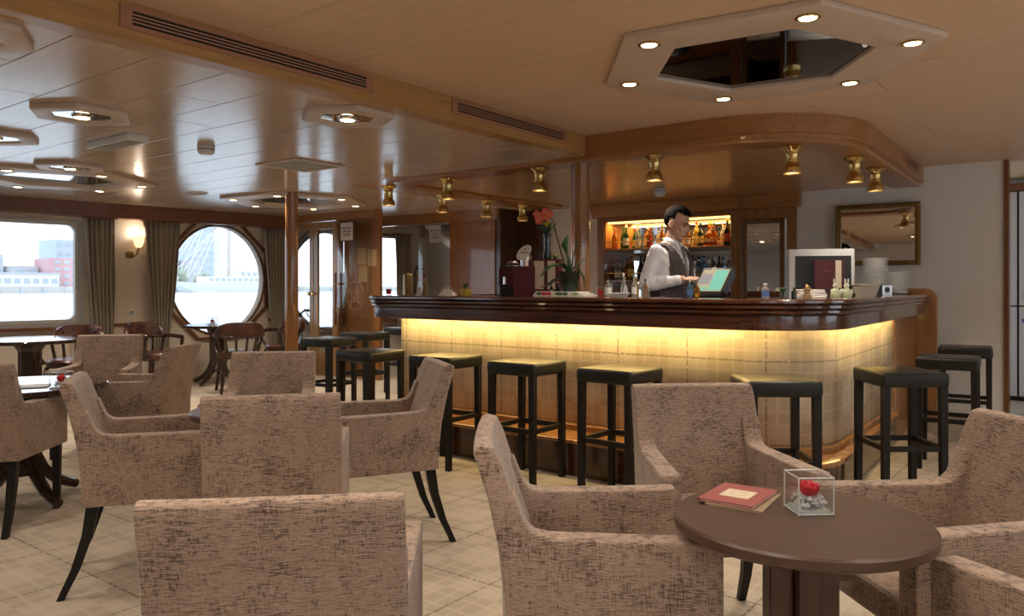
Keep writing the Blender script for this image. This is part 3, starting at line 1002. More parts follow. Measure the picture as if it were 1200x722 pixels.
sweep(lpath, [(0.0, 0.215), (0.0, 0.236), (0.008, 0.242), (0.40, 0.242), (0.40, 0.215)]).build('ledge', 'ledge_wood_lit', bar, smooth=True)
sweep(lpath, [(0.014, 0.0), (0.014, 0.215), (0.05, 0.215), (0.05, 0.0)]).build('plinth', 'plinth_wood', bar, smooth=True)
# wooden end of the right return
MB().add([(-1.325, 6.85, 0), (-1.36, 8.0, 0), (-1.40, 8.0, 0), (-1.365, 6.85, 0), (-1.325, 6.85, 1.115), (-1.36, 8.0, 1.115), (-1.40, 8.0, 1.115), (-1.365, 6.85, 1.115)],
         [(0, 3, 2, 1), (4, 5, 6, 7), (0, 1, 5, 4), (1, 2, 6, 5), (2, 3, 7, 6), (3, 0, 4, 7)]).build('end_cladding', 'cladding_wood', bar)
ep = [(-1.78, 0.0), (-1.19, 0.0)] + [(-1.29 + 0.10 * math.cos(R(a)), 1.135 + 0.10 * math.sin(R(a))) for a in range(0, 91, 15)] + [(-1.78, 1.235)]
eb = MB().prism(ep, 8.0, 8.06)
eb.v = [(v[0], v[2], v[1]) for v in eb.v]
eb.build('end_board', 'cladding_wood', bar, bevel=0.008, seg=2)
# inner side panel of the bar
sweep(lambda o: fillet_path(CNT, [0.22, 0.62], o, 14), [(0.50, 0.0), (0.50, 1.12), (0.515, 1.12), (0.515, 0.0)]).build('inner_panel', 'dark_panel', bar)
# LED strip tucked under the counter, shining down the woven front
led = sweep(ppath, [(-0.050, 1.108), (-0.050, 1.116), (-0.030, 1.116), (-0.030, 1.108)]).build('led_strip', 'led', bar)
def led_area(a, b, power):
    d = bpy.data.lights.new('led_light', 'AREA')
    d.shape = 'RECTANGLE'
    ln = math.hypot(b[0] - a[0], b[1] - a[1])
    d.size, d.size_y = ln, 0.03
    d.energy = power * ln
    d.color = (1.0, 0.70, 0.26)
    o = bpy.data.objects.new('led_light', d)
    COL.objects.link(o)
    o.parent = led
    o.location = ((a[0] + b[0]) / 2, (a[1] + b[1]) / 2, 1.105)
    o.rotation_euler = (0, 0, math.atan2(b[1] - a[1], b[0] - a[0]))
lp = ppath(-0.05)
LEDP = 2.2
led_area((-4.6, 4.545), (-3.2, 4.545), LEDP)
led_area((-3.2, 4.545), (-1.75, 4.545), LEDP)
led_area((-1.62, 4.57), (-1.24, 4.95), LEDP)
led_area((-1.215, 5.05), (-1.27, 6.85), LEDP)
led_area((-4.78, 4.75), (-5.1, 7.3), LEDP)

# duckboard floor behind the bar
db = thing('duckboard', 'raised slatted wooden duckboard behind the bar', 'duckboard', (-2.9, 5.4, 0))
for k in range(9):
    MB().box(-1.3, 1.2, -0.40 + k * 0.1, -0.32 + k * 0.1, 0.03, 0.06).build('slat', 'table_leg_wood', db)
for x in (-1.2, 0, 1.1):
    MB().box(x, x + 0.05, -0.40, 0.48, 0.0, 0.03).build('bearer', 'table_leg_wood', db)

# ---- back bar cabinet built into the white wall
bb = thing('back_bar', 'wooden back bar cabinet with lit bottle shelves and mirror door', 'cabinet')
X0, X1 = -5.02, -3.36
cab = MB()
cab.box(-5.12, X0, YW - 0.05, YW + 0.45, 0, 2.12)            # left upright
cab.box(X1, -3.24, YW - 0.05, YW + 0.45, 0, 2.12)           # middle upright
cab.box(-2.73, -2.63, YW - 0.04, YW + 0.10, 0, 2.12)        # right upright
cab.box(X0, X1, YW - 0.05, YW + 0.45, 2.065, 2.12)
cab.box(-3.24, -2.73, YW - 0.04, YW + 0.1, 2.0, 2.12)
cab.box(X0, X1, YW + 0.0, YW + 0.45, 0, 0.95)
cab.build('body', 'panel_wood', bb, bevel=0.004, seg=1)
MB().profile([(YW - 0.14, 2.13), (YW - 0.10, 2.12), (YW - 0.02, 2.12), (YW - 0.02, ZL), (YW - 0.20, ZL), (YW - 0.20, 2.25), (YW - 0.17, 2.22), (YW - 0.15, 2.15)], -5.15, -3.22).build('cornice', 'panel_wood_h', bb)
MB().profile([(YW - 0.08, 2.13), (YW - 0.05, 2.12), (YW + 0.0, 2.12), (YW + 0.0, ZL), (YW - 0.12, ZL), (YW - 0.12, 2.25), (YW - 0.10, 2.22), (YW - 0.08, 2.15)], -3.22, -2.58).build('cornice', 'panel_wood_h', bb)
MB().box(X0, X1, YW + 0.35, YW + 0.352, 0.95, 2.065).build('back_mirror', 'mirror', bb)
pmat('shelf_orange', (0.55, 0.24, 0.06), 0.4)
MB().box(X0, X0 + 0.012, YW - 0.03, YW + 0.35, 1.74, 2.065).build('side_lining', 'shelf_orange', bb)
MB().box(X1 - 0.012, X1, YW - 0.03, YW + 0.35, 1.74, 2.065).build('side_lining', 'shelf_orange', bb)
ZS1, ZS2 = 1.725, 1.335
for z in (ZS1, ZS2):
    MB().box(X0, X1, YW - 0.03, YW + 0.35, z - 0.025, z).build('shelf', 'panel_wood_h', bb, bevel=0.003, seg=1)
    MB().tube([(X0, YW - 0.025, z + 0.085), (X1, YW - 0.025, z + 0.085)], 0.006, 8).build('rail', 'gold', bb, smooth=True)
MB().box(X0, X1, YW - 0.06, YW + 0.36, 0.93, 0.96).build('worktop', 'table_leg_wood', bb)
MB().box(X0 + 0.02, X1 - 0.02, YW + 0.005, YW + 0.05, 2.045, 2.064).build('light_strip', 'shelf_glow', bb)
d = bpy.data.lights.new('shelf_light', 'AREA')
d.shape = 'RECTANGLE'; d.size = 1.6; d.size_y = 0.10; d.energy = 4.5; d.color = (1.0, 0.58, 0.18)
o = bpy.data.objects.new('shelf_light', d); COL.objects.link(o); o.parent = bb; o.location = ((X0 + X1) / 2, YW + 0.08, 2.04)
fm = MB().box(-3.22, -3.17, YW - 0.06, YW - 0.035, 0.05, 2.0).box(-2.80, -2.75, YW - 0.06, YW - 0.035, 0.05, 2.0).box(-3.17, -2.80, YW - 0.06, YW - 0.035, 1.95, 2.0).box(-3.17, -2.80, YW - 0.06, YW - 0.035, 0.05, 0.2)
fm.build('mirror_frame', 'trim_wood', bb, bevel=0.004)
MB().box(-3.175, -2.795, YW - 0.045, YW - 0.04, 0.2, 1.955).build('mirror_door', 'mirror', bb)

# ---- gilt framed mirror on the white wall
wm = thing('wall_mirror', 'rectangular mirror in an ornate gilt frame on the white wall', 'mirror', (-1.81, YW - 0.056, 1.78), R(3.4))
MB().box(-0.345, 0.345, 0.0, 0.004, -0.265, 0.265).build('glass', 'mirror', wm)
MB().box(-0.37, 0.37, 0.004, 0.028, -0.30, 0.30).build('backing', 'black_wood', wm)
def frame_xz(w, h, b, t, mat, par, name='frame'):
    f = MB()
    for (a0, a1, c0, c1) in ((-w, w, h - b, h), (-w, w, -h, -h + b), (-w, -w + b, -h + b, h - b), (w - b, w, -h + b, h - b)):
        f.box(a0, a1, -t, 0.004, c0, c1)
    return f.build(name, mat, par, bevel=0.006, seg=2)
frame_xz(0.395, 0.315, 0.05, 0.03, 'gilt', wm)
beads = MB()
for k in range(34):
    x = -0.375 + k * 0.75 / 33
    for z in (-0.29, 0.29):
        beads.sphere((x, -0.034, z), 0.010, 6, 4)
for k in range(1, 26):
    z = -0.29 + k * 0.58 / 26
    for x in (-0.372, 0.372):
        beads.sphere((x, -0.034, z), 0.010, 6, 4)
tag(beads.build('ornament', 'gold', wm, smooth=True), kind='stuff')

# ================================================================== CEILING FITTINGS
def brass_lamp():
    t = thing('brass_lamp', 'x', 'lamp', group='brass ceiling lamps over the bar')
    MB().lathe([(0.075, 0.0), (0.078, -0.008), (0.066, -0.02), (0.05, -0.032), (0.043, -0.05)], n=22).build('ceiling_rose', 'brass', t, smooth=True)
    MB().lathe([(0.043, -0.05), (0.045, -0.055), (0.043, -0.06), (0.043, -0.10), (0.047, -0.104), (0.047, -0.112), (0.043, -0.116), (0.043, -0.125), (0.058, -0.145), (0.064, -0.16), (0.064, -0.195), (0.060, -0.195), (0.056, -0.16)], n=22, cap=False).build('barrel', 'brass', t, smooth=True)
    MB().lathe([(0.054, -0.178), (0.05, -0.184), (0.02, -0.188)], n=18).build('bulb', 'brass_glow', t, smooth=True)
    spot(t, (0, 0, -0.2), 10 * K_SPOT, 120, 0.8, 0.04)
    return remember(t)
LAMPS = [(-5.60, 5.36, 'at the rounded left end of the lamp band'), (-4.77, 5.31, 'second from the left along the front of the lamp band'), (-3.74, 5.31, 'just left of the fluted column'),
         (-2.69, 5.33, 'above the bartender, right of the fluted column'), (-1.74, 5.58, 'at the rounded right corner of the soffit'), (-1.50, 6.33, 'first of two close together at the right of the bar'), (-1.50, 7.02, 'farthest right, nearest the white wall'),
         (-5.66, 6.22, 'in front of the glass pane sign'), (-5.63, 6.93, 'in front of the glossy wood block'), (-5.60, 7.59, 'farthest back, in front of the dark panel')]
proto = brass_lamp()
for i, (x, y, w) in enumerate(LAMPS):
    o = proto if i == 0 else link_copy(proto)
    o.location = (x, y, ZL - 0.034)
    o['label'] = 'small turned brass ceiling lamp ' + w

def small_hex():
    t = thing('hexagon_light', 'x', 'ceiling light', group='small hexagonal ceiling lights')
    a = R(30)
    MB().ringprism(hexagon(0.285, a), hexagon(0.175, a), -0.03, 0.0).build('frame', 'frame_taupe', t, bevel=0.006, seg=2)
    MB().prism(hexagon(0.177, a), -0.021, -0.015).build('mirror_plate', 'mirror', t)
    MB().lathe([(0.055, -0.021), (0.058, -0.030), (0.045, -0.034)], n=20).build('lamp_ring', 'chrome', t, smooth=True)
    MB().lathe([(0.042, -0.030), (0.042, -0.0355), (0.03, -0.037)], n=18).build('lamp_lens', 'lamp_glow', t, smooth=True)
    spot(t, (0, 0, -0.05), 9 * K_SPOT, 130, 0.8, 0.04)
    return remember(t)
proto = small_hex()
for i, (x, y, w) in enumerate([(-3.59, 3.10, 'beside the beam, nearest the bar'), (-4.79, 2.11, 'in the middle of the window side ceiling'), (-3.63, 1.12, 'cut by the top left corner'), (-5.98, 2.06, 'cut by the left edge, halfway down the ceiling'), (-6.96, 2.97, 'just in front of the far mirrored hexagon'),
                               (-4.8, 0.1, 'behind the viewer on the window side'), (-6.0, 0.0, 'behind the viewer, second on the window side'), (-3.6, -0.9, 'behind the viewer beside the beam'), (-8.3, 8.3, 'added to brighten the lobby beyond the glass doors'), (-7.9, 9.1, 'added to brighten the lobby by the stairs')]):  # the last two are added to brighten the dark lobby
    o = proto if i == 0 else link_copy(proto)
    o.location = (x, y, ZL)
    o['label'] = 'small hexagonal ceiling light with mirrored centre ' + w

def big_hex(dark):
    t = thing('mirrored_ceiling_light', 'x', 'ceiling light', group='large hexagonal mirrored ceiling panels')
    a = R(6)
    MB().ringprism(hexagon(0.87, a), hexagon(0.56, a), -0.03, 0.0).build('frame', 'frame_taupe', t, bevel=0.008, seg=2)
    MB().prism(hexagon(0.562, a), -0.010, -0.004).build('mirror_plate', 'dark_mirror' if dark else 'mirror', t)
    for k in range(6):
        ang = a + R(60 * k)
        p = (0.72 * math.cos(ang), 0.72 * math.sin(ang))
        dl = MB().lathe([(0.052, -0.030), (0.054, -0.036), (0.045, -0.040), (0.036, -0.034)], n=20).build('downlight', 'brass', t, smooth=True)
        dl.location = (p[0], p[1], 0)
        MB().lathe([(0.037, -0.031), (0.037, -0.0375), (0.028, -0.039)], n=16).build('lamp_lens', 'lamp_glow', dl, smooth=True)
        spot(dl, (0, 0, -0.05), 9 * K_SPOT, 130, 0.8, 0.03)
    return remember(t)
h1 = big_hex(True)
h1.location = (-1.424, 4.005, ZH)
h1['label'] = 'large hexagonal mirror panel with six spots in the raised ceiling before the bar'
h2 = big_hex(False)
h2.location = (-7.88, 3.25, ZL)
h2['label'] = 'far hexagonal mirror panel reflecting the left window and curtain'
h3 = link_copy(h2)
h3.location = (-7.62, 5.80, ZL)
h3['label'] = 'far hexagonal mirror panel behind the round wooden pillar'
for k, (x, y, w) in enumerate(((-1.387, 0.55, 'above the viewer'), (1.3, 2.2, 'right of the viewer'), (-1.387, -2.8, 'behind the viewer'), (1.3, -1.2, 'behind and right of the viewer'), (1.2, 6.2, 'beside the stools'))):  # unseen panels added to brighten the chairs, floor and white wall
    fill_hex = link_copy(h1)
    fill_hex.location = (x, y, ZH)
    fill_hex['label'] = 'added unseen hexagonal fill light in the raised ceiling ' + w

def on_ceiling(name, label, cat, x, y, z=ZL):
    return thing(name, label, cat, (x, y, z))
s_ = on_ceiling('smoke_detector', 'white smoke detector on the low ceiling', 'detector', -5.24, 3.18)
MB().lathe([(0.062, 0), (0.064, -0.01), (0.060, -0.016), (0.060, -0.04), (0.045, -0.058), (0.02, -0.06)], n=22).build('housing', 'plastic_white', s_, smooth=True)
MB().lathe([(0.0605, -0.020), (0.0605, -0.026)], n=22, cap=False).build('slot_ring', 'vent_dark', s_)
s_ = on_ceiling('smoke_detector', 'white smoke detector behind the brass lamp over the bar', 'detector', -3.70, 7.45)
MB().lathe([(0.06, 0), (0.062, -0.01), (0.060, -0.016), (0.060, -0.05), (0.045, -0.075), (0.02, -0.08)], n=22).build('housing', 'plastic_white', s_, smooth=True)
MB().lathe([(0.0605, -0.020), (0.0605, -0.026)], n=22, cap=False).build('slot_ring', 'vent_dark', s_)
e_ = on_ceiling('emergency_light', 'white rectangular emergency light on the low ceiling', 'ceiling light', -5.47, 2.64)
MB().box(-0.30, 0.30, -0.075, 0.075, -0.045, 0).build('housing', 'plastic_white', e_, bevel=0.006)
MB().box(-0.26, 0.26, -0.05, 0.05, -0.05, -0.044).build('diffuser', 'vent_grey', e_, bevel=0.003)
v_ = on_ceiling('ceiling_vent', 'square grey mesh air vent in the low ceiling', 'vent', -5.37, 4.13)
MB().box(-0.23, 0.23, -0.22, 0.22, -0.008, 0).build('mesh_panel', 'vent_grey', v_)
f = MB()
for a, b, c, d_ in ((-0.27, 0.27, 0.22, 0.26), (-0.27, 0.27, -0.26, -0.22), (-0.27, -0.23, -0.22, 0.22), (0.23, 0.27, -0.22, 0.22)):
    f.box(a, b, c, d_, -0.014, 0)
f.build('frame', 'frame_taupe', v_, bevel=0.003, seg=1)
v_ = on_ceiling('ceiling_speaker', 'round grey ceiling speaker near the octagonal window', 'speaker', -7.90, 4.68)
MB().lathe([(0.12, 0), (0.12, -0.008), (0.105, -0.012)], n=24).build('rim', 'plastic_white', v_, smooth=True)
MB().lathe([(0.10, -0.010), (0.095, -0.016), (0.03, -0.018)], n=24).build('grille', 'vent_grey', v_, smooth=True)

# ================================================================== CURTAINS, SCONCE, SOCKET
def curtain(label, s0, s1, z0, z1, s0b, s1b, waves, x=0.13, waist=None):
    """pleated curtain; s0..s1 at the top, s0b..s1b at the gathered lower part"""
    n, m = waves * 8, 14
    vs, fs = [], []
    for j in range(m + 1):
        v = j / m
        z = z1 + (z0 - z1) * v
        k = min(1, v / 0.85) ** 1.3
        a = s0 + (s0b - s0) * k
        b = s1 + (s1b - s1) * k
        for i in range(n + 1):
            u = i / n
            amp = 0.028 + 0.008 * math.sin(7 * u + 3 * v)
            vs.append((x + amp * math.sin(2 * PI * waves * u + 0.5 * math.sin(3 * v)), a + (b - a) * u + 0.006 * math.sin(11 * u + 5 * v), z))
    for j in range(m):
        for i in range(n):
            p = j * (n + 1) + i
            fs.append((p, p + 1, p + n + 2, p + n + 1))
    t = port_thing('curtain', label, 'curtain', (0, 0, 0), group='grey beige window curtains')
    o = MB().add(vs, fs).build('drape', 'curtain', t, smooth=True, angle=180)
    md = o.modifiers.new('thick', 'SOLIDIFY')
    md.thickness = 0.004
    MB().tube([(x, s0 - 0.03, z1 + 0.01), (x, s1 + 0.03, z1 + 0.01)], 0.012, 8).build('rail', 'trim_wood', t)
    return t
curtain('grey beige curtain right of the wide left window', 4.41, 4.76, 0.55, 2.09, 4.50, 4.74, 6)
curtain('grey beige gathered curtain between the wall lamp and the octagonal window', 5.10, 5.58, 0.30, 2.09, 5.25, 5.43, 7)
curtain('grey beige curtain right of the octagonal window, behind the pillar', 6.78, 7.12, 0.25, 2.09, 6.92, 7.10, 6)
curtain('grey curtain at the small lobby window', 9.16, 9.50, 0.5, 2.12, 9.20, 9.46, 5)
for k, (a, b) in enumerate(((1.80, 2.05), (2.14, 2.38), (-0.75, -0.5))):
    curtain('curtain beside a river window outside the picture on the left, %s of three' % ORD[k], a, b, 0.5, 2.09, a + 0.03, b - 0.03, 5)

sc = port_thing('wall_sconce', 'bronze wall lamp with a glowing tulip glass shade beside the curtain', 'lamp', (0.0, 4.98, 1.66))
MB().lathe([(0.05, 0), (0.05, 0.012), (0.03, 0.025), (0.012, 0.03)], n=18).build('back_plate', 'bronze', sc, smooth=True)
MB.last.rotation_euler = (0, PI / 2, 0)
MB().tube([(0.02, 0, 0), (0.07, 0.02, -0.03), (0.11, 0.05, 0.0), (0.12, 0.065, 0.07), (0.12, 0.068, 0.10)], 0.008, 8).build('arm', 'bronze', sc, smooth=True)
MB().lathe([(0.02, 0.09), (0.035, 0.10), (0.052, 0.13), (0.063, 0.18), (0.068, 0.235), (0.064, 0.235), (0.05, 0.15), (0.02, 0.105)], c=(0.12, 0.068, 0), n=20, cap=False).build('shade', 'glow_glass', sc, smooth=True)
pl = bpy.data.lights.new('lamp_light', 'POINT'); pl.energy = 1.1; pl.color = WARM; pl.shadow_soft_size = 0.04
o = bpy.data.objects.new('lamp_light', pl); COL.objects.link(o); o.parent = sc; o.location = (0.12, 0.068, 0.27)
so = port_thing('wall_socket', 'cream wall socket low between the two curtains', 'socket', (0, 5.0, 0.92))
MB().box(0, 0.012, -0.04, 0.04, -0.04, 0.04).build('plate', 'plastic_white', so, bevel=0.004)
MB().lathe([(0.024, 0), (0.022, -0.006), (0.004, -0.006)], n=16).build('recess', 'vent_grey', so)
MB.last.rotation_euler = (0, PI / 2, 0)
MB.last.location = (0.0185, 0, 0)

# ================================================================== OUTSIDE
tag(MB().box(-1500, -11.6, -900, 1300, -0.75, -0.65).build('river', 'water'), 'pale rippled river outside the windows', 'water', kind='structure')
tag(MB().box(200, 201, -300, 300, -0.75, -0.65).build('river_bank', 'quay'), 'far bank on the opposite side, outside the picture', 'bank', kind='structure')
rl = port_thing('ship_rail', 'blue painted ship rail outside the octagonal window', 'railing', (-0.9, 6.0, 0.50))
MB().box(-0.03, 0.03, -3.2, 3.2, 0.0, 0.07).build('top_bar', 'rail_blue', rl)
for k in range(6):
    MB().box(-0.02, 0.02, -3.0 + k * 1.2, -2.96 + k * 1.2, -0.9, 0.0).build('post', 'rail_blue', rl)
q = thing('quay', 'long pale stone quay on the far bank', 'quay', (-250, 135, -0.7))
MB().box(-130, 0, -120, 130, 0, 2.0).build('wall', 'quay', q)
for k in range(24):
    MB().box(0, 0.4, -60 + k * 6, -59.3 + k * 6, 0, 1.9).build('fender', 'out_grey', q)
def building(name, label, x, y0, y1, h, mat, bands=0, depth=14, cols=0, roof=None):
    b = thing(name, label, 'building', (x, (y0 + y1) / 2, 1.3))
    w = y1 - y0
    hh = h - 1.3
    MB().box(-depth, 0, -w / 2, w / 2, 0, hh).build('wall', mat, b)
    if roof:
        MB().box(-depth - 0.3, 0.3, -w / 2 - 0.3, w / 2 + 0.3, hh, hh + 0.5).build('roof', roof, b)
    for k in range(bands):
        z = hh * (k + 0.45) / bands
        n = cols or max(2, int(w / 2.5))
        for i in range(n):
            yy = -w / 2 + w * (i + 0.5) / n
            MB().box(0, 0.1, yy - w / n * 0.33, yy + w / n * 0.33, z - hh / bands * 0.2, z + hh / bands * 0.2).build('window', 'out_pane', b)
    return b
building('building', 'low dark red building with rows of pale windows on the far bank', -262, 106.7, 123, 10.3, 'out_red', 4)
building('building', 'tall pale building with a red edge behind the red one', -285, 117, 136, 17.5, 'out_blue', 5)
building('building', 'small grey block left of the red building', -270, 98.5, 105.5, 7.8, 'out_grey', 2)
building('building', 'grey tower at the left edge of the wide window', -275, 91, 97.5, 11.5, 'out_grey', 3)
building('shed', 'long low white shed along the quay', -256, 88, 106, 5.0, 'out_white', 1, 8, roof='out_grey')
building('office_tower', 'broad blue grey tower seen through the octagonal window', -340, 199, 213, 34, 'out_blue', 9)
building('office_tower', 'lower grey tower left in the octagonal window', -330, 178, 187, 18.5, 'out_grey', 5)
building('office_tower', 'grey block between the two towers in the octagonal window', -320, 188, 194, 13, 'out_grey', 4)
building('building', 'low white building at the right of the octagonal window', -278, 184, 198, 8.3, 'out_white', 2)
for nm, lb, x, y, h in (('bridge_pylon', 'white bridge pylon with slanting cables beyond the river', -265, 166, 40), ('mast', 'brownish mast beside the white pylon', -262, 168.4, 34)):
    p = thing(nm, lb, 'pylon', (x, y, 1.3))
    MB().bar((0, 0, 0.0 if nm == 'mast' else 0.045), (0, -1.5 if nm != 'mast' else 0, h), 2.0 if nm != 'mast' else 1.0, 2.0 if nm != 'mast' else 1.0, 0.8, 0.8).build('shaft', 'out_white' if nm != 'mast' else 'quay', p)
    for k in range(4):
        MB().bar((0, -0.5, h * (0.95 - k * 0.05)), (0, -14 - 4 * k, 0.5), 0.25).build('cable', 'out_white', p)
        MB().bar((0, 0.5, h * (0.95 - k * 0.05)), (0, 5 + 3 * k, 0.5), 0.25).build('cable', 'out_white', p)
sh = thing('moored_ship', 'long white ship moored in front of the towers', 'ship', (-243, 155, -0.65))
MB().add([(-4, -14, 0), (4, -14, 0), (5, -14.5, 3.2), (-5, -14.5, 3.2), (-4, 13, 0), (4, 13, 0), (5, 15.5, 3.4), (-5, 15.5, 3.4), (0, -20, 3.8), (0, -17, 0)],
         [(0, 4, 5, 1), (3, 2, 6, 7), (1, 5, 6, 2), (0, 3, 7, 4), (4, 7, 6, 5), (1, 2, 8, 9), (0, 9, 8, 3), (2, 3, 8), (0, 1, 9)]).build('hull', 'out_white', sh)
MB().box(-3.5, 3.5, -9, 12, 3.2, 5.4).build('deckhouse', 'out_white', sh)
for k in range(9):
    MB().box(3.5, 3.6, -8.3 + k * 2.2, -6.9 + k * 2.2, 3.8, 4.8).build('window', 'out_pane', sh)
for k, (y, h) in enumerate(((140, 5.5), (147.5, 6.3), (155, 5.0))):
    tr = thing('tree', 'grey green tree on the far bank, %s from the left in the octagonal window' % ORD[k], 'tree', (-258, y, 1.3), group='trees on the far bank')
    MB().tube([(0, 0, 0), (0, 0, h * 0.4)], 0.25, 6).build('trunk', 'stem', tr)
    mb = MB()
    for i in range(9):
        mb.sphere((random.uniform(-1.2, 1.2), random.uniform(-1.8, 1.8), h * random.uniform(0.4, 0.85)), random.uniform(0.9, 1.5), 8, 6)
    mb.build('crown', 'out_tree', tr, smooth=True)

# ================================================================== FURNITURE
def armchair_proto():
    t = thing('armchair', 'x', 'chair', group='woven upholstered armchairs')
    F = 'chair_fabric'
    # seat
    MB().add([(-0.185, -0.20, 0.37), (0.185, -0.20, 0.37), (0.215, 0.222, 0.37), (-0.215, 0.222, 0.37), (-0.185, -0.20, 0.475), (0.185, -0.20, 0.475), (0.215, 0.230, 0.465), (-0.215, 0.230, 0.465)],
             [(0, 3, 2, 1), (4, 5, 6, 7), (0, 1, 5, 4), (1, 2, 6, 5), (2, 3, 7, 6), (3, 0, 4, 7)]).build('seat', F, t, bevel=0.02, seg=3)
    # backrest: side profile swept across
    rear = [(-0.272, 0.365), (-0.275, 0.48), (-0.288, 0.60), (-0.318, 0.74), (-0.352, 0.845), (-0.350, 0.862)]
    front = [(-0.335, 0.870), (-0.305, 0.862), (-0.285, 0.82), (-0.245, 0.70), (-0.205, 0.58), (-0.185, 0.47), (-0.185, 0.365)]
    pr = rear + front
    nx = 6
    vs, fs = [], []
    for i in range(nx + 1):
        u = i / nx * 2 - 1
        for (y, z) in pr:
            bow = 0.012 * (1 - u * u)
            w = 0.241 - 0.004 * max(0, (z - 0.8) / 0.07)
            vs.append((u * w, y - bow * (0.6 if y < -0.3 or z > 0.86 else 1.0), z))
    n = len(pr)
    for i in range(nx):
        for k in range(n):
            a, b = i * n + k, i * n + (k + 1) % n
            fs.append((a, b, b + n, a + n))
    fs.append(tuple(range(n - 1, -1, -1)))
    fs.append(tuple(nx * n + k for k in range(n)))
    MB().add(vs, fs).build('backrest', F, t, bevel=0.014, seg=3, angle=60)
    # arms flare outwards to the front
    ap = [(0.238, 0.365), (0.238, 0.634), (0.228, 0.645), (0.06, 0.644), (-0.165, 0.646), (-0.202, 0.653), (-0.224, 0.672), (-0.240, 0.71), (-0.256, 0.75), (-0.280, 0.72), (-0.270, 0.58), (-0.262, 0.365)]
    for sx in (-1, 1):
        vs = []
        for (y, z) in ap:
            ox = 0.2435 + 0.040 * max(0, y + 0.22) / 0.46
            vs.append((sx * ox, y, z))
        for (y, z) in ap:
            ox = 0.2435 + 0.040 * max(0, y + 0.22) / 0.46 - 0.068
            vs.append((sx * ox, y, z))
        n = len(ap)
        fs = [tuple(range(n)), tuple(range(2 * n - 1, n - 1, -1))] + [(i, n + i, n + (i + 1) % n, (i + 1) % n) for i in range(n)]
        MB().add(vs, fs).build('arm', F, t, bevel=0.014, seg=3, angle=50)
        MB().bar((sx * 0.24, 0.20, 0.375), (sx * 0.24, 0.20, 0.0), 0.042, 0.042, 0.032, 0.032).build('leg', 'black_wood', t, bevel=0.003, seg=1)
        pts = [(sx * 0.20, -0.235, 0.375), (sx * 0.203, -0.255, 0.25), (sx * 0.207, -0.295, 0.12), (sx * 0.21, -0.35, 0.0)]
        lg = MB()
        for k in range(3):
            w0, w1 = 0.046 - 0.006 * k, 0.040 - 0.006 * k
            a, b = pts[k], pts[k + 1]
            base = len(lg.v)
            if k == 0:
                lg.add([(a[0] + i * w0 / 2, a[1] + j * w0 / 2, a[2]) for i, j in ((-1, -1), (1, -1), (1, 1), (-1, 1))], [(0, 1, 2, 3)])
            lg.v += [(b[0] + i * w1 / 2, b[1] + j * w1 / 2, b[2]) for i, j in ((-1, -1), (1, -1), (1, 1), (-1, 1))]
            m0 = len(lg.v) - 8
            lg.f += [(m0 + q, m0 + (q + 1) % 4, m0 + 4 + (q + 1) % 4, m0 + 4 + q) for q in range(4)]
        m0 = len(lg.v) - 4
        lg.f.append((m0 + 3, m0 + 2, m0 + 1, m0))
        lg.build('leg', 'black_wood', t, smooth=True, angle=50)
    return remember(t)

CH = [(-1.437, 1.098, 45.0, 'seen from behind at the bottom left of centre, nearest the viewer'),
      (-1.063, 1.830, -52.8, 'turned sideways at the left of the round foreground table'),
      (-1.063, 2.620, -137.7, 'facing the viewer behind the foreground table with menus'),
      (-0.380, 2.440, 134.1, 'at the right of the foreground table, facing left'),
      (0.052, 2.048, 55.3, 'at the bottom right corner with only its arm showing'),
      (-3.305, 1.780, -30.4, 'left of centre with curved black rear legs in view'),
      (-2.598, 1.887, 50.5, 'seen from behind in the middle, just beyond the nearest chair'),
      (-3.658, 2.560, -136.0, 'behind the middle chair, only its backrest showing'),
      (-2.900, 2.680, 146.5, 'facing left in the middle, in front of the bar stools'),
      (-4.723, 1.625, 47.0, 'cut by the left edge at the low left table'),
      (-5.113, 2.585, 127.2, 'facing left at the low left table, its curved back towards the bar'),
      (-6.025, 2.767, -131.1, 'facing the viewer beyond the low left table')]
proto = armchair_proto()
for i, (x, y, a, w) in enumerate(CH):
    o = proto if i == 0 else link_copy(proto)
    o.location = (x, y, 0)
    o.rotation_euler = (0, 0, R(a))
    o['label'] = 'brown flecked armchair ' + w

def stool_proto():
    t = thing('bar_stool', 'x', 'stool', group='black leather bar stools')
    n = 8
    h = 0.19
    # soft cushion: grid top with slight dome
    sm = MB().box(-h, h, -h, h, 0.685, 0.768)
    se = sm.build('seat', 'black_leather', t, bevel=0.022, seg=3, angle=60)
    for sx in (-1, 1):
        for sy in (-1, 1):
            MB().bar((sx * 0.162, sy * 0.162, 0.69), (sx * 0.165, sy * 0.165, 0.0), 0.042, 0.042, 0.036, 0.036).build('leg', 'black_wood', t, bevel=0.002, seg=1)
    for sx in (-1, 1):
        MB().box(sx * 0.163 - 0.012, sx * 0.163 + 0.012, -0.145, 0.145, 0.325, 0.355).build('stretcher', 'black_wood', t)
        MB().box(-0.145, 0.145, sx * 0.163 - 0.012, sx * 0.163 + 0.012, 0.325, 0.355).build('stretcher', 'black_wood', t)
    return remember(t)
ST = [(-3.69, 4.085, 2, 'leftmost of the three before the lit bar front'),
      (-2.985, 4.095, 0, 'in the middle of the three before the lit bar front'),
      (-2.29, 4.085, -3, 'rightmost of the three, partly behind an armchair'),
      (-1.38, 4.13, 36, 'at the rounded corner of the bar'),
      (-0.93, 4.95, 38, 'turned cornerwise before the right bar side'),
      (-0.84, 6.12, 4, 'second from the white wall'),
      (-0.87, 7.22, 6, 'nearest the white wall'),
      (-4.45, 4.07, 0, 'at the left end of the lit bar front'),
      (-5.82, 4.80, 8, 'leftmost of the left group'),
      (-6.20, 5.60, 4, 'behind the two nearest of the left group'),
      (-6.55, 6.55, 0, 'farthest back at the left side of the bar')]
proto = stool_proto()
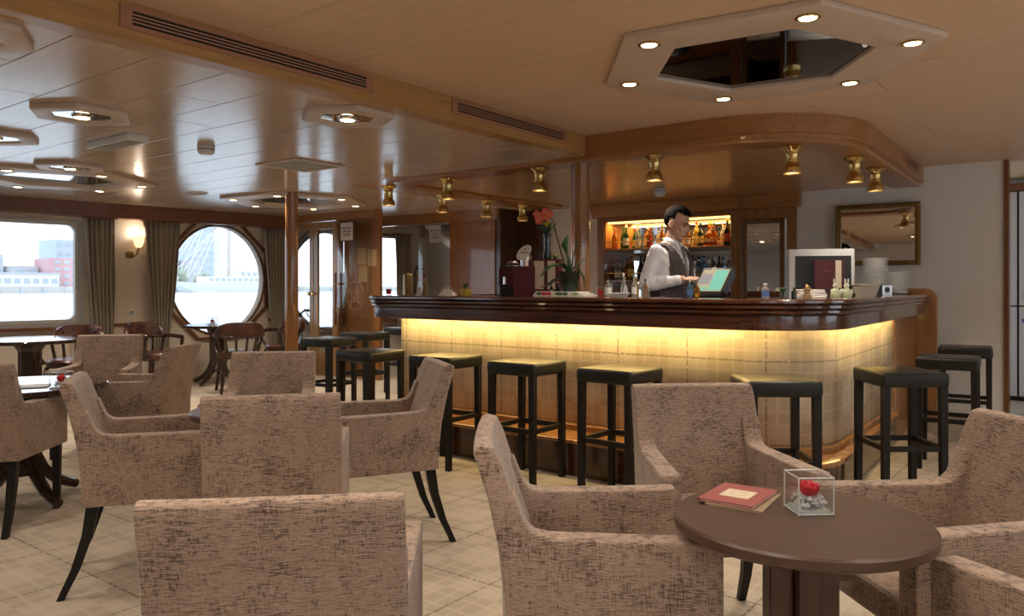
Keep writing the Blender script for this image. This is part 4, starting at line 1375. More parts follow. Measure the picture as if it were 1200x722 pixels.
for i, (x, y, a, w) in enumerate(ST):
    o = proto if i == 0 else link_copy(proto)
    o.location = (x, y, 0)
    o.rotation_euler = (0, 0, R(a))
    o['label'] = 'square black leather bar stool ' + w

# ---- tables
def round_top(mb, r, z0, z1, n=56):
    return mb.lathe([(r - 0.012, z0), (r, z0 + 0.006), (r, z1 - 0.006), (r - 0.005, z1)], n=n)
def column_table(label, x, y, r, rz):
    t = thing('round_table', label, 'table', (x, y, 0), rz)
    round_top(MB(), r, 0.668, 0.70).build('tabletop', 'table_wood', t, smooth=True)
    MB().box(-0.22, 0.22, -0.03, 0.03, 0.63, 0.668).box(-0.03, 0.03, -0.22, 0.22, 0.63, 0.668).build('cross_bar', 'table_leg_wood', t)
    for a, b, c, d in ((-0.082, -0.026, -0.03, 0.03), (0.026, 0.082, -0.03, 0.03)):
        MB().box(a, b, c, d, 0.03, 0.63).build('column_board', 'table_leg_wood', t, bevel=0.003, seg=1)
    MB().box(-0.026, 0.026, -0.06, 0.06, 0.03, 0.63).build('column_core', 'table_leg_wood', t, bevel=0.003, seg=1)
    MB().lathe([(0.21, 0), (0.21, 0.012), (0.19, 0.025), (0.08, 0.03)], n=32).build('base_plate', 'black_wood', t, smooth=True)
    return t
column_table('round dark brown foreground table with menus and a glass cube', -0.570, 1.890, 0.295, R(37))
column_table('round brown table hidden between four armchairs left of centre', -3.016, 2.105, 0.304, R(30))
def pedestal_table(label, x, y, r, z, mat='dark_table_wood', rz=0.3, cr=0.07):
    t = thing('pedestal_table', label, 'table', (x, y, 0), rz)
    round_top(MB(), r, z - 0.035, z).build('tabletop', mat, t, smooth=True)
    MB().lathe([(0.16, z - 0.05), (0.16, z - 0.036)], n=24).build('collar', 'chair_wood', t)
    MB().lathe([(cr * 1.2, 0.16), (cr * 1.3, 0.2), (cr, 0.26), (cr, z - 0.12), (cr * 1.3, z - 0.07), (cr * 1.3, z - 0.05)], n=8).build('column', 'chair_wood', t)
    for k in range(4):
        a = R(90 * k)
        c, s = math.cos(a), math.sin(a)
        pts = [(0.03, 0.34), (0.08, 0.27), (0.13, 0.17), (0.22, 0.085), (0.34, 0.03)]
        MB().tube([(c * p, s * p, q) for p, q in pts], [0.032, 0.035, 0.035, 0.032, 0.026], 8).build('foot', 'chair_wood', t, smooth=True)
    return t
pedestal_table('low dark pedestal table with glass cube at the left', -4.991, 1.861, 0.45, 0.683, rz=0.2)
pedestal_table('dark pedestal table under the wide left window', -8.19, 3.13, 0.50, 0.75, rz=0.5, cr=0.10)
pedestal_table('dark pedestal table in front of the octagonal window', -9.06, 5.66, 0.43, 0.76, rz=0.4, cr=0.10)

# ---- captain's chairs in brown leather
def captain_proto():
    t = thing('captains_chair', 'x', 'chair', group='brown leather captains chairs')
    MB().lathe([(0.235, 0.40), (0.245, 0.42), (0.245, 0.46), (0.22, 0.485), (0.10, 0.50)], n=26, sy=0.95).build('seat', 'brown_leather', t, smooth=True)
    for sx in (-1, 1):
        for sy in (-1, 1):
            MB().tube([(sx * 0.17, sy * 0.17, 0.41), (sx * 0.20, sy * 0.20, 0.22), (sx * 0.225, sy * 0.225, 0.0)], [0.022, 0.024, 0.017], 10).build('leg', 'chair_wood', t, smooth=True)
    MB().bar((-0.2, -0.2, 0.2), (-0.2, 0.2, 0.2), 0.024).bar((0.2, -0.2, 0.2), (0.2, 0.2, 0.2), 0.024).bar((-0.2, 0, 0.2), (0.2, 0, 0.2), 0.024).build('stretcher', 'chair_wood', t)
    # curved back and arms in one bow, open at the front (+y)
    def bow(r, a):
        return (r * math.cos(a), r * math.sin(a) * 0.92)
    rail = []
    for k in range(21):
        a = R(165 + 210 * k / 20)
        x, y = bow(0.275, a)
        rail.append((x, y, 0.665))
    rail = [(rail[0][0] + 0.005, rail[0][1] + 0.14, 0.655)] + rail + [(rail[-1][0] - 0.005, rail[-1][1] + 0.14, 0.655)]
    MB().tube(rail, 0.024, 8).build('arm_rail', 'chair_wood', t, smooth=True)
    for sx in (-1, 1):
        MB().tube([(sx * 0.272, 0.20, 0.65), (sx * 0.265, 0.19, 0.55), (sx * 0.225, 0.12, 0.44)], 0.020, 8).build('arm_post', 'chair_wood', t, smooth=True)
    for k in range(6):
        a = R(200 + 28 * k)
        x, y = bow(0.27, a)
        x2, y2 = bow(0.215, a)
        MB().bar((x2, y2, 0.45), (x, y, 0.665), 0.028, 0.016).build('spindle', 'chair_wood', t)
    n = 18
    vs, fs = [], []
    for k in range(n + 1):
        a = R(195 + 150 * k / n)
        edge = 1 - abs(k / n * 2 - 1) ** 4
        hgt = 0.68 + 0.15 * edge
        for (rr, zz) in ((0.295, 0.67), (0.305, (0.67 + hgt) / 2), (0.30, hgt), (0.262, hgt + 0.005), (0.248, (0.67 + hgt) / 2), (0.252, 0.67)):
            x, y = bow(rr, a)
            vs.append((x, y, zz))
    for k in range(n):
        for q in range(6):
            p, p2 = k * 6 + q, k * 6 + (q + 1) % 6
            fs.append((p, p2, p2 + 6, p + 6))
    fs += [tuple(range(5, -1, -1)), tuple(n * 6 + q for q in range(6))]
    bk = MB().add(vs, fs).build('backrest', 'brown_leather', t, smooth=True, angle=60)
    for k in range(7):
        a = R(207 + 21 * k)
        for zz in ((0.755,) if k % 2 else (0.72, 0.79)):
            x, y = bow(0.249, a)
            MB().sphere((x, y, zz), 0.012, 8, 5).build('button', 'chair_wood', bk, smooth=True)
    return remember(t)
proto = captain_proto()
for i, (x, y, a, w) in enumerate([(-8.72, 3.74, -138, 'beyond the wide window table'), (-8.82, 4.66, -75, 'beside the gathered curtain, facing right'),
                                  (-8.20, 5.40, 65, 'in front of the octagonal window table, seen from behind'), (-8.72, 6.42, 170, 'with tufted brown back between curtain and pillar')]):
    o = proto if i == 0 else link_copy(proto)
    o.location = (x, y, 0)
    o.rotation_euler = (0, 0, R(a))
    o['label'] = 'dark wood and leather captains chair ' + w

# ---- folded walker behind the pillar
wk = thing('walker', 'black folded wheeled walker by the glass doors', 'walker', (-9.02, 6.80, 0), R(80))
for sx in (-1, 1):
    MB().tube([(sx * 0.10, 0.05, 0.10), (sx * 0.10, 0.0, 0.5), (sx * 0.10, -0.05, 0.88), (sx * 0.10, -0.16, 0.92)], 0.014, 8).build('side_tube', 'plastic_black', wk, smooth=True)
    MB().tube([(sx * 0.10, -0.16, 0.92), (sx * 0.10, -0.27, 0.92)], 0.02, 8).build('grip', 'plastic_black', wk, smooth=True)
    MB().tube([(sx * 0.10, -0.20, 0.89), (sx * 0.10, -0.28, 0.83)], 0.008, 6).build('brake_lever', 'plastic_black', wk, smooth=True)
    for yy in (-0.22, 0.22):
        w_ = thing('tmp', None, None)
        bpy.data.objects.remove(w_)
        tr = MB()
        tr.tube([(sx * 0.10, yy + 0.085 * math.cos(2 * PI * k / 20), 0.10 + 0.085 * math.sin(2 * PI * k / 20)) for k in range(21)], 0.014, 6, cap=False)
        for k in range(5):
            a = 2 * PI * k / 5
            tr.bar((sx * 0.10, yy, 0.10), (sx * 0.10, yy + 0.08 * math.cos(a), 0.10 + 0.08 * math.sin(a)), 0.012)
        tr.build('wheel', 'plastic_black', wk, smooth=True)
        MB().tube([(sx * 0.10, yy, 0.10), (sx * 0.10, 0.0, 0.5)], 0.013, 8).build('leg_tube', 'plastic_black', wk, smooth=True)
MB().bar((-0.10, 0, 0.55), (0.10, 0, 0.55), 0.02).box(-0.085, 0.085, -0.05, 0.02, 0.60, 0.80).build('bag', 'plastic_black', wk, bevel=0.004)

# ================================================================== TABLE-TOP THINGS
def booklet(name, label, loc, rz, w, h, t, mat, cat='menu', patch=None):
    b = thing(name, label, cat, loc, rz)
    MB().box(-w / 2 + 0.003, w / 2 - 0.002, -h / 2 + 0.003, h / 2 - 0.003, 0.0018, t - 0.0018).build('pages', 'paper', b)
    for z0, z1 in ((0, 0.0018), (t - 0.0018, t)):
        MB().box(-w / 2, w / 2, -h / 2, h / 2, z0, z1).build('cover', mat, b)
    MB().box(-w / 2 - 0.002, -w / 2, -h / 2, h / 2, 0, t).build('spine', mat, b)
    if patch:
        MB().box(-0.038, 0.038, -0.038, 0.038, t, t + 0.0006).build('window_patch', patch, b)
        MB().ringprism([(0.020 * math.cos(2 * PI * k / 24), 0.020 * math.sin(2 * PI * k / 24)) for k in range(24)], [(0.0188 * math.cos(2 * PI * k / 24), 0.0188 * math.sin(2 * PI * k / 24)) for k in range(24)], t + 0.0006, t + 0.0008).build('emblem_ring', 'menu_tan', b)
    return b
TZ = 0.70
booklet('menu', 'tan menu lying under the pink one on the foreground table', (-0.728, 1.945, TZ), R(5), 0.14, 0.19, 0.006, 'menu_tan')
booklet('menu', 'pink red menu with cream square on the foreground table', (-0.745, 1.950, TZ + 0.0062), R(1), 0.14, 0.19, 0.008, 'menu_pink', patch='cream')

def glass_cube(label, loc, rz, a=0.09):
    t = thing('glass_cube_vase', label, 'vase', loc, rz)
    o_, i_ = rrect(-a / 2, a / 2, -a / 2, a / 2, 0.006, 3), rrect(-a / 2 + 0.006, a / 2 - 0.006, -a / 2 + 0.006, a / 2 - 0.006, 0.005, 3)
    for k in range(4):
        wv = MB().box(-a / 2 + 0.003, a / 2 - 0.003, -a / 2, -a / 2 + 0.003, 0.002, a).build('wall', 'vase_glass', t)
        wv.rotation_euler = (0, 0, PI / 2 * k)
        ed = MB().tube([(-a / 2 + 0.002, -a / 2 + 0.002, 0), (-a / 2 + 0.002, -a / 2 + 0.002, a)], 0.002, 6).tube([(-a / 2 + 0.002, -a / 2 + 0.002, a), (a / 2 - 0.002, -a / 2 + 0.002, a)], 0.0022, 6).tube([(-a / 2 + 0.002, -a / 2 + 0.002, 0.003), (a / 2 - 0.002, -a / 2 + 0.002, 0.003)], 0.0025, 6).build('edge', 'glass_edge_glint', t, smooth=True)
        ed.rotation_euler = (0, 0, PI / 2 * k)
    MB().prism(i_, 0.0005, 0.010).build('bottom', 'glass_edge_glint', t)
    mb = MB()
    rnd = random.Random(3)
    for k in range(70):
        r = rnd.uniform(0.006, 0.010)
        lim = a / 2 - 0.016
        c = (rnd.uniform(-lim, lim), rnd.uniform(-lim, lim), 0.019 + (k % 3) * 0.007)
        mb.add([(c[0] + r * x, c[1] + r * y, c[2] + r * z) for x, y, z in ((1, 0, 0), (0, 1, 0), (-1, 0, 0), (0, -1, 0), (0, 0, 1), (0, 0, -1))],
               [(0, 1, 4), (1, 2, 4), (2, 3, 4), (3, 0, 4), (1, 0, 5), (2, 1, 5), (3, 2, 5), (0, 3, 5)])
    tag(mb.build('crystals', 'crystal', t), kind='stuff')
    rs = MB().sphere((0, 0, 0.056), (0.009, 0.009, 0.019), 10, 7).build('rose', 'rose_red', t, smooth=True)
    for k in range(9):
        an = 2.4 * k
        r0 = 0.008 + 0.0017 * k
        vs, fs = [], []
        for j in range(5):
            for i in range(5):
                th = an + (i - 2) * (0.42 - 0.018 * k)
                zz = 0.038 + (0.040 - 0.0015 * k) * j / 4
                rr = r0 * (0.7 + 0.5 * math.sin(PI * j / 5.5)) + (0.0006 * k if j == 4 else 0)
                vs.append((rr * math.cos(th), rr * math.sin(th), zz - 0.003 * abs(i - 2) * (j / 4)))
        for j in range(4):
            for i in range(4):
                p = j * 5 + i
                fs.append((p, p + 1, p + 6, p + 5))
        pt = MB().add(vs, fs).build('petal', 'rose_red', rs, smooth=True, angle=180)
        md = pt.modifiers.new('thick', 'SOLIDIFY')
        md.thickness = 0.0012
    return t
glass_cube('clear glass cube with red rose and crystals on the foreground table', (-0.570, 1.955, TZ), R(40))
glass_cube('clear glass cube with red rose on the low left table', (-4.63, 1.93, 0.683), R(40))
booklet('menu', 'grey open menu lying on the low left table', (-4.83, 1.84, 0.683), R(60), 0.2, 0.16, 0.006, 'grey_frame')
glass_cube('small glass cube with red flower on the table before the octagonal window', (-9.0, 5.55, 0.76), R(20))
booklet('menu', 'flat pale menu on the table before the octagonal window', (-8.93, 5.83, 0.76), R(20), 0.2, 0.15, 0.006, 'menu_tan')

# ================================================================== BOTTLES
def bottle(label, loc, body, h, r, shape, lab, cap, group, cat='bottle'):
    t = thing('bottle', label, cat, loc, random.uniform(0, 6), group)
    if shape == 'wine':
        pr = [(r * .9, 0), (r, .01), (r, h * .55), (r * .8, h * .63), (r * .36, h * .72), (r * .34, h * .93), (r * .4, h * .94), (r * .4, h * .97)]
        lz = (h * .15, h * .45)
    elif shape == 'square':
        pr = [(r * .9, 0), (r, .01), (r, h * .62), (r * .9, h * .68), (r * .4, h * .76), (r * .38, h * .93), (r * .45, h * .95)]
        lz = (h * .12, h * .52)
    elif shape == 'round':
        pr = [(r * .5, 0), (r * .8, h * .06), (r, h * .25), (r * .85, h * .45), (r * .4, h * .6), (r * .22, h * .7), (r * .2, h * .9), (r * .26, h * .93)]
        lz = (h * .18, h * .32)
    else:
        pr = [(r * .95, 0), (r, .008), (r, h * .5), (r * .93, h * .58), (r * .55, h * .7), (r * .3, h * .78), (r * .3, h * .94), (r * .36, h * .96)]
        lz = (h * .12, h * .42)
    nn = 16
    MB().lathe(pr, n=nn).build('glass', 'bottle_' + body, t, smooth=True, angle=50)
    if lab:
        rr = r * 1.012 if shape != 'round' else r * 1.02
        MB().lathe([(rr, lz[0]), (rr, lz[1])], n=nn, cap=False).build('paper_label', 'label_' + lab, t, smooth=True)
    if cap:
        rc = pr[-1][0] * 1.1
        MB().lathe([(rc, h * .90), (rc, h), (rc * .7, h * 1.005)], n=12).build('cap', cap if cap in M else 'cap_' + cap, t, smooth=True)
    return t
UP = [('amber', .27, .036, 'wine', None, 'cork', 'amber'), ('green', .28, .036, 'std', None, 'green', 'dark green'), ('green', .30, .036, 'wine', 'white', 'label_white', 'green white-capped'), ('green', .26, .034, 'std', 'yellow', 'red', 'green yellow-labelled'),
      ('clear', .27, .035, 'std', 'white', 'cap_gold', 'clear'), ('amber', .25, .038, 'square', 'cream', 'black', 'squat amber'), ('cognac', .26, .038, 'std', 'red', 'red', 'red-necked'), ('clear', .25, .035, 'std', 'cream', 'black', 'small clear'),
      ('amber', .28, .036, 'wine', 'white', 'gold', 'tall amber'), ('orange', .25, .042, 'square', None, 'red', 'orange square'), ('clear', .28, .036, 'std', 'yellow', 'black', 'clear yellow-labelled'), ('yellow', .22, .045, 'square', 'cream', 'gold', 'squat yellow'),
      ('amber', .26, .036, 'std', 'white', 'black', 'plain amber'), ('yellow', .30, .048, 'std', 'cream', 'red', 'tall yellow cream-labelled'), ('dark', .28, .036, 'wine', 'yellow', 'black', 'dark yellow-labelled'), ('cognac', .29, .085, 'round', 'cream', 'cork', 'round cognac'),
      ('amber', .27, .036, 'std', None, 'black', 'narrow amber'), ('clear', .27, .036, 'std', 'cream', 'gold', 'clear gold-capped'), ('dark', .31, .045, 'wine', 'red', 'cap_gold', 'dark red-labelled champagne style')]
xs = [X0 + 0.09 + (X1 - X0 - 0.17) * k / (len(UP) - 1) for k in range(len(UP))]
for k, (b, h, r, s, l, c, d) in enumerate(UP):
    cp = {'green': 'bottle_green'}.get(c, c)
    bottle('%s bottle, %s from the left on the lit upper shelf' % (d, ORD[k]), (xs[k], YW + (0.06 if k % 2 == 0 else 0.14), ZS1), b, h, r, s, l, cp, 'bottles on the lit upper shelf')
LO = [('clear', .25, .042, 'std', 'white', 'red', 'clear white-labelled'), ('cognac', .28, .038, 'std', 'red', 'black', 'brown red-labelled'), ('amber', .30, .042, 'wine', 'yellow', 'black', 'amber gold-labelled'), ('dark', .30, .037, 'wine', None, 'black', 'plain dark'),
      ('dark', .29, .038, 'wine', 'white', 'black', 'dark white-labelled'), ('dark', .28, .036, 'std', 'cream', 'red', 'dark cream-labelled'), ('amber', .27, .036, 'std', 'white', 'gold', 'amber white-labelled'), ('dark', .29, .036, 'wine', None, 'gold', 'dark gold-capped'), ('clear', .27, .036, 'std', 'blue', 'black', 'clear blue-labelled'),
      ('dark', .27, .038, 'std', 'cream', 'black', 'black cream-labelled'), ('clear', .28, .036, 'std', 'white', 'label_white', 'clear white-capped'), ('blue', .27, .040, 'square', 'white', 'black', 'pale blue square'), ('blue', .28, .040, 'square', 'blue', 'label_blue', 'blue'), ('clear', .29, .036, 'std', 'red', 'label_white', 'clear red-labelled'), ('dark', .27, .036, 'std', 'white', 'black', 'small dark'), ('clear', .28, .04, 'square', 'cream', 'cap_gold', 'square clear')]
xs = [X0 + 0.14 + (X1 - X0 - 0.22) * k / (len(LO) - 1) for k in range(len(LO))]
for k, (b, h, r, s, l, c, d) in enumerate(LO):
    bottle('%s bottle, %s from the left on the lower shelf' % (d, ORD[k]), (xs[k], YW + (0.05 if k % 2 == 0 else 0.13), ZS2), b, h, r, s, l, c, 'bottles on the lower shelf')

# ================================================================== THINGS ON THE BAR
sweep(lambda o: fillet_path(CNT, [0.22, 0.62], o, 14), [(0.516, 0.86), (0.516, 0.90), (0.90, 0.90), (0.90, 0.86)]).build('worktop', 'steel', bar)
CT = 1.18
WT = 0.90
# standing maroon menu
def standing_menu(label, loc, rz, w, h, t=0.012, band=False):
    s = thing('standing_menu', label, 'menu', loc, rz)
    MB().box(-w / 2, w / 2, -t / 2, -t / 2 + 0.003, 0, h).build('cover', 'maroon_page' if band else 'maroon', s)
    MB().box(-w / 2, w / 2, t / 2 - 0.003, t / 2, 0, h).build('cover', 'maroon', s)
    MB().box(-w / 2 + 0.003, w / 2 - 0.003, -t / 2 + 0.003, t / 2 - 0.003, 0.003, h - 0.003).build('pages', 'paper', s)
    if band:
        MB().box(w * 0.20, w * 0.40, -t / 2 - 0.001, -t / 2, 0.004, h - 0.004).build('band', 'cream', s)
        MB().box(-w / 2, -w * 0.40, -t / 2 - 0.001, -t / 2, 0, h).build('edge_strip', 'maroon', s)
        MB().box(-w * 0.22, w * 0.02, -t / 2 - 0.001, -t / 2, h * 0.60, h * 0.615).build('cover_print', 'menu_pink', s)
    return s
standing_menu('closed maroon menu standing upright on the front of the bar', (-3.305, 4.5, CT), R(12), 0.165, 0.217)
sb = thing('metal_tin', 'small silver tin right of the upright maroon menu', 'tin', (-3.165, 4.52, CT))
MB().box(-0.035, 0.035, -0.025, 0.025, 0, 0.034).build('body', 'steel', sb, bevel=0.003)
MB().box(-0.036, 0.036, -0.026, 0.026, 0.030, 0.038).build('lid', 'steel', sb, bevel=0.002)
# folded floral cloth
cl = thing('folded_cloth', 'folded white cloth with red and green flowers under the orchid', 'cloth', (-2.99, 4.56, CT), R(4))
for k, (w, hh, z) in enumerate(((0.21, 0.10, 0.0), (0.205, 0.095, 0.012), (0.195, 0.09, 0.024))):
    MB().box(-w, w * (0.95 - 0.1 * k), -hh, hh, z, z + 0.0115).build('fold', 'napkin', cl, bevel=0.005, seg=2)
for (x, m_, r) in ((-0.12, 'rose_red', .028), (-0.08, 'rose_red', .022), (0.0, 'leaf', .03), (0.05, 'leaf', .022), (0.13, 'leaf_pale', .026), (-0.16, 'leaf', .02)):
    MB().sphere((x, -0.096, 0.02), (r, 0.004, 0.013), 8, 5).build('print', m_, cl, smooth=True)
# orchid
orc = thing('orchid', 'orchid in a dark glass pot with long stem and coral flowers on the bar', 'plant', (-2.985, 4.60, CT + 0.036))
MB().lathe([(0.052, 0), (0.055, 0.01), (0.075, 0.13), (0.079, 0.14), (0.072, 0.14), (0.065, 0.12)], n=20).build('pot', 'bottle_dark', orc, smooth=True)
def leaf(pts, widths, mat, par, name='leaf'):
    vs, fs = [], []
    pts = [Vector(p) for p in pts]
    for k, p in enumerate(pts):
        d = (pts[min(k + 1, len(pts) - 1)] - pts[max(k - 1, 0)]).normalized()
        sd = d.cross(Vector((0, 0, 1)))
        if sd.length < 1e-3:
            sd = Vector((1, 0, 0))
        sd.normalize()
        up = sd.cross(d)
        for q in (-1, -0.5, 0, 0.5, 1):
            vs.append(p + sd * q * widths[k] + up * 0.25 * widths[k] * q * q)
    for k in range(len(pts) - 1):
        for q in range(4):
            a = k * 5 + q
            fs.append((a, a + 1, a + 6, a + 5))
    o = MB().add(vs, fs).build(name, mat, par, smooth=True, angle=180)
    md = o.modifiers.new('thick', 'SOLIDIFY')
    md.thickness = 0.0025
    return o
RX, RY = 0.797, 0.605      # unit vector along the bar view, used only to spread the foliage
def rl_(a, z, dpt=0.0):
    return (a * RX, a * RY + dpt, z)
leaf([rl_(0, .13), rl_(-.04, .19, -.03), rl_(-.09, .17, -.08), rl_(-.15, .10, -.10)], [.02, .05, .05, .004], 'leaf', orc)
leaf([rl_(0, .13), rl_(-.02, .22, .02), rl_(-.045, .33, .02), rl_(-.01, .40, .0)], [.015, .03, .025, .003], 'leaf', orc)
leaf([rl_(0.01, .13), rl_(.03, .25), rl_(.06, .35), rl_(.12, .345)], [.012, .022, .02, .003], 'leaf_dark', orc)
leaf([rl_(0.02, .13), rl_(.06, .16), rl_(.10, .10), rl_(.11, .03)], [.015, .035, .03, .004], 'leaf', orc)
leaf([rl_(-0.02, .10), rl_(-.08, .08, -.03), rl_(-.12, .04, -.05), rl_(-.17, .03, -.06)], [.015, .04, .04, .004], 'leaf_dark', orc)
leaf([rl_(0.0, .13), rl_(.05, .2, .04), rl_(.10, .24, .04)], [.012, .02, .003], 'leaf', orc)
MB().tube([rl_(-.01, .12), rl_(-.05, .25), rl_(-.09, .40), rl_(-.115, .50), rl_(-.15, .535), rl_(-.20, .53)], [.006, .006, .005, .004, .003, .002], 6).build('flower_stem', 'stem', orc, smooth=True)
for k, (a, z) in enumerate(((-.135, .545), (-.165, .565), (-.20, .53), (-.225, .545), (-.21, .50), (-.16, .525))):
    fl = MB().sphere(rl_(a, z, -0.01), 0.007, 8, 5).build('flower', 'petal_yellow', orc, smooth=True)
    for q in range(5):
        an = 2 * PI * q / 5 + k
        MB().sphere(rl_(a + 0.018 * math.cos(an), z + 0.018 * math.sin(an), -0.006), (0.014, 0.004, 0.014), 8, 5).build('petal', 'petal', fl, smooth=True)
# wine box with black vase
wb = thing('wine_box', 'dark red wooden box with two cream panels behind the bar counter', 'box', (-3.44, 5.0, WT), R(20))
MB().box(-0.10, 0.10, -0.07, 0.07, 0, 0.565).build('body', 'maroon', wb, bevel=0.003)
for a, b in ((-0.095, -0.015), (0.015, 0.075)):
    MB().box(a, b, -0.073, -0.07, 0.33, 0.55).build('panel', 'cream', wb)
vs_ = thing('black_vase', 'tall black glass vase with yellow flowers on the dark red box', 'vase', (-3.45, 5.0, WT + 0.566))
MB().lathe([(0.03, 0), (0.034, 0.02), (0.022, 0.08), (0.03, 0.12), (0.026, 0.16), (0.033, 0.20), (0.028, 0.20)], n=18).build('body', 'bottle_dark', vs_, smooth=True)
for k in range(9):
    a = 2.4 * k
    leaf([(0, 0, 0.18), (0.035 * math.cos(a), 0.035 * math.sin(a), 0.24), (0.085 * math.cos(a), 0.085 * math.sin(a), 0.225 + 0.03 * (k % 3))], [0.006, 0.014, 0.002], 'leaf_dark', vs_)
for k in range(7):
    a = 1.9 * k
    MB().sphere((0.028 * math.cos(a), 0.028 * math.sin(a), 0.25 + 0.012 * (k % 4)), 0.016, 8, 6).build('flower', 'petal_yellow', vs_, smooth=True)
sp_ = thing('posy', 'small cream flowers on the corner of the dark red box', 'flowers', (-3.375, 5.0, WT + 0.566))
for k in range(4):
    MB().sphere((0.012 * math.cos(1.6 * k), 0.012 * math.sin(1.6 * k), 0.02 + 0.008 * (k % 2)), 0.012, 8, 5).build('flower', 'leaf_pale', sp_, smooth=True)
MB().tube([(0, 0, 0), (0, 0, 0.02)], 0.012, 6).build('holder', 'leaf_dark', sp_)
# beer tap
tp = thing('beer_tap', 'steel beer tap column with slanted oval white badge behind the menu', 'tap', (-3.60, 4.93, WT))
MB().lathe([(0.058, 0), (0.058, 0.02), (0.05, 0.03), (0.045, 0.05), (0.045, 0.56), (0.04, 0.60)], n=20).build('column', 'chrome', tp, smooth=True)
MB().tube([(0.0, -0.04, 0.46), (0.0, -0.12, 0.45), (0.0, -0.13, 0.38)], 0.012, 8).build('spout', 'chrome', tp, smooth=True)
def oval(a, b, rot, cx=0.0, cy=0.0, n=28):
    return [(cx + a * math.cos(2 * PI * k / n) * math.cos(rot) - b * math.sin(2 * PI * k / n) * math.sin(rot), cy + a * math.cos(2 * PI * k / n) * math.sin(rot) + b * math.sin(2 * PI * k / n) * math.cos(rot)) for k in range(n)]
bd = MB().prism(oval(0.075, 0.042, R(48)), 0, 0.012).build('badge', 'paper', tp, bevel=0.003, seg=2)
bd.location = (0.01, -0.045, 0.615)
bd.rotation_euler = (R(75), 0, R(37))
MB().box(-0.034, 0.034, -0.006, 0.002, 0.0121, 0.0125).build('badge_print', 'menu_pink', bd)
MB().prism(oval(0.012, 0.004, R(55), 0.006, 0.022), 0.0121, 0.0125).build('badge_print', 'maroon_page', bd)
bt_ = thing('tap_handle', 'short black and white tap lever beside the beer tap', 'tap', (-3.50, 4.95, WT))
MB().lathe([(0.02, 0), (0.012, 0.02), (0.012, 0.40)], n=12).build('stem', 'chrome', bt_, smooth=True)
MB().lathe([(0.012, 0.40), (0.018, 0.42), (0.018, 0.62), (0.012, 0.63)], n=12).build('grip', 'plastic_black', bt_, smooth=True)
# coffee machine
cf = thing('coffee_machine', 'dark red coffee machine half hidden behind the maroon menu', 'machine', (-3.79, 5.0, WT), R(15))
MB().box(-0.075, 0.075, -0.11, 0.12, 0, 0.52).build('body', 'cap_black', cf, bevel=0.02, seg=3)
MB().box(-0.07, 0.07, -0.118, -0.11, 0.36, 0.50).build('panel', 'maroon', cf, bevel=0.002, seg=1)
MB().tube([(0, -0.12, 0.42), (0, -0.16, 0.42), (0, -0.16, 0.37)], 0.014, 8).build('spout', 'chrome', cf, smooth=True)
MB().lathe([(0.05, 0.52), (0.05, 0.54), (0.03, 0.56)], n=16).build('lid', 'maroon', cf, smooth=True)
# small bottles and glasses along the counter
SM = [(-3.22, 4.72, 'dark', .10, .014, 'wine', 'cream', 'black', 'small dark sauce bottle left of the orchid pot'), (-3.18, 4.75, 'dark', .105, .014, 'wine', None, 'gold', 'second small dark sauce bottle left of the orchid pot'),
      (-3.12, 4.74, 'dark', .09, .014, 'wine', 'white', 'black', 'third small dark sauce bottle left of the orchid pot'),
      (-2.64, 4.55, 'clear', .125, .026, 'square', 'white', 'black', 'white labelled clear bottle right of the floral cloth'), (-2.585, 4.66, 'clear', .16, .020, 'std', 'white', 'label_white', 'slim clear bottle with white label on the bar'),
      (-2.54, 4.60, 'clear', .135, .022, 'round', None, 'cork', 'small round clear bottle on the bar'), (-2.49, 4.66, 'yellow', .14, .022, 'std', None, 'gold', 'small yellowish bottle on the bar'), (-2.455, 4.57, 'clear', .15, .018, 'wine', 'white', 'steel', 'narrow clear bottle with steel cap on the bar'),
      (-2.41, 4.64, 'amber', .12, .018, 'std', None, 'black', 'little amber bottle left of the bartender'), (-2.12, 4.70, 'blue', .115, .02, 'std', 'blue', 'gold', 'small blue labelled bottle before the bartender'), (-2.06, 4.68, 'amber', .12, .02, 'round', None, 'steel', 'small amber bottle before the till screen'),
      (-1.575, 4.55, 'clear', .09, .022, 'square', 'blue', 'label_white', 'white bottle with blue mark on the bar'), (-1.43, 4.62, 'dark', .065, .016, 'square', None, 'black', 'small dark jar right of the green cruet')]
for (x, y, b, h, r, s, l, c, lb) in SM:
    bottle(lb, (x, y, CT), b, h, r, s, l, c, 'small bottles on the bar counter')
def tumbler(label, loc, r, h, mat='vase_glass', fill=None, group='glasses on the bar'):
    t = thing('glass', label, 'glass', loc, 0, group)
    MB().lathe([(r * .8, 0), (r * .85, .003), (r, h), (r * .92, h), (r * .78, .008)], n=16, cap=False).build('cup', mat, t, smooth=True)
    MB().lathe([(r * .8, 0.0005), (r * .8, .006)], n=16).build('base', mat, t)
    if fill:
        MB().lathe([(r * .74, .008), (r * .86, h * .72)], n=16).build('contents', fill, t)
    return t
tumbler('small glass with red candle at the left end of the bar', (-4.72, 4.52, CT), 0.026, 0.07, fill='rose_red')
tumbler('small glass with red drink right of the floral cloth', (-2.72, 4.58, CT), 0.024, 0.07, fill='red_paint')
tumbler('empty stemless glass left of the bartender', (-2.36, 4.55, CT), 0.03, 0.10)
tumbler('empty small glass near the mirror door reflection', (-1.51, 4.68, CT), 0.02, 0.06)
wg = thing('wine_glass', 'tall clear stemmed glass in front of the bartender', 'glass', (-2.30, 4.66, CT))
MB().lathe([(0.03, 0), (0.028, 0.003), (0.004, 0.008), (0.004, 0.06), (0.02, 0.075), (0.034, 0.105), (0.03, 0.15), (0.028, 0.15), (0.031, 0.105), (0.016, 0.08)], n=18, cap=False).build('bowl', 'vase_glass', wg, smooth=True)
MB().lathe([(0.026, 0.0005), (0.026, 0.002)], n=16).build('foot', 'vase_glass', wg)
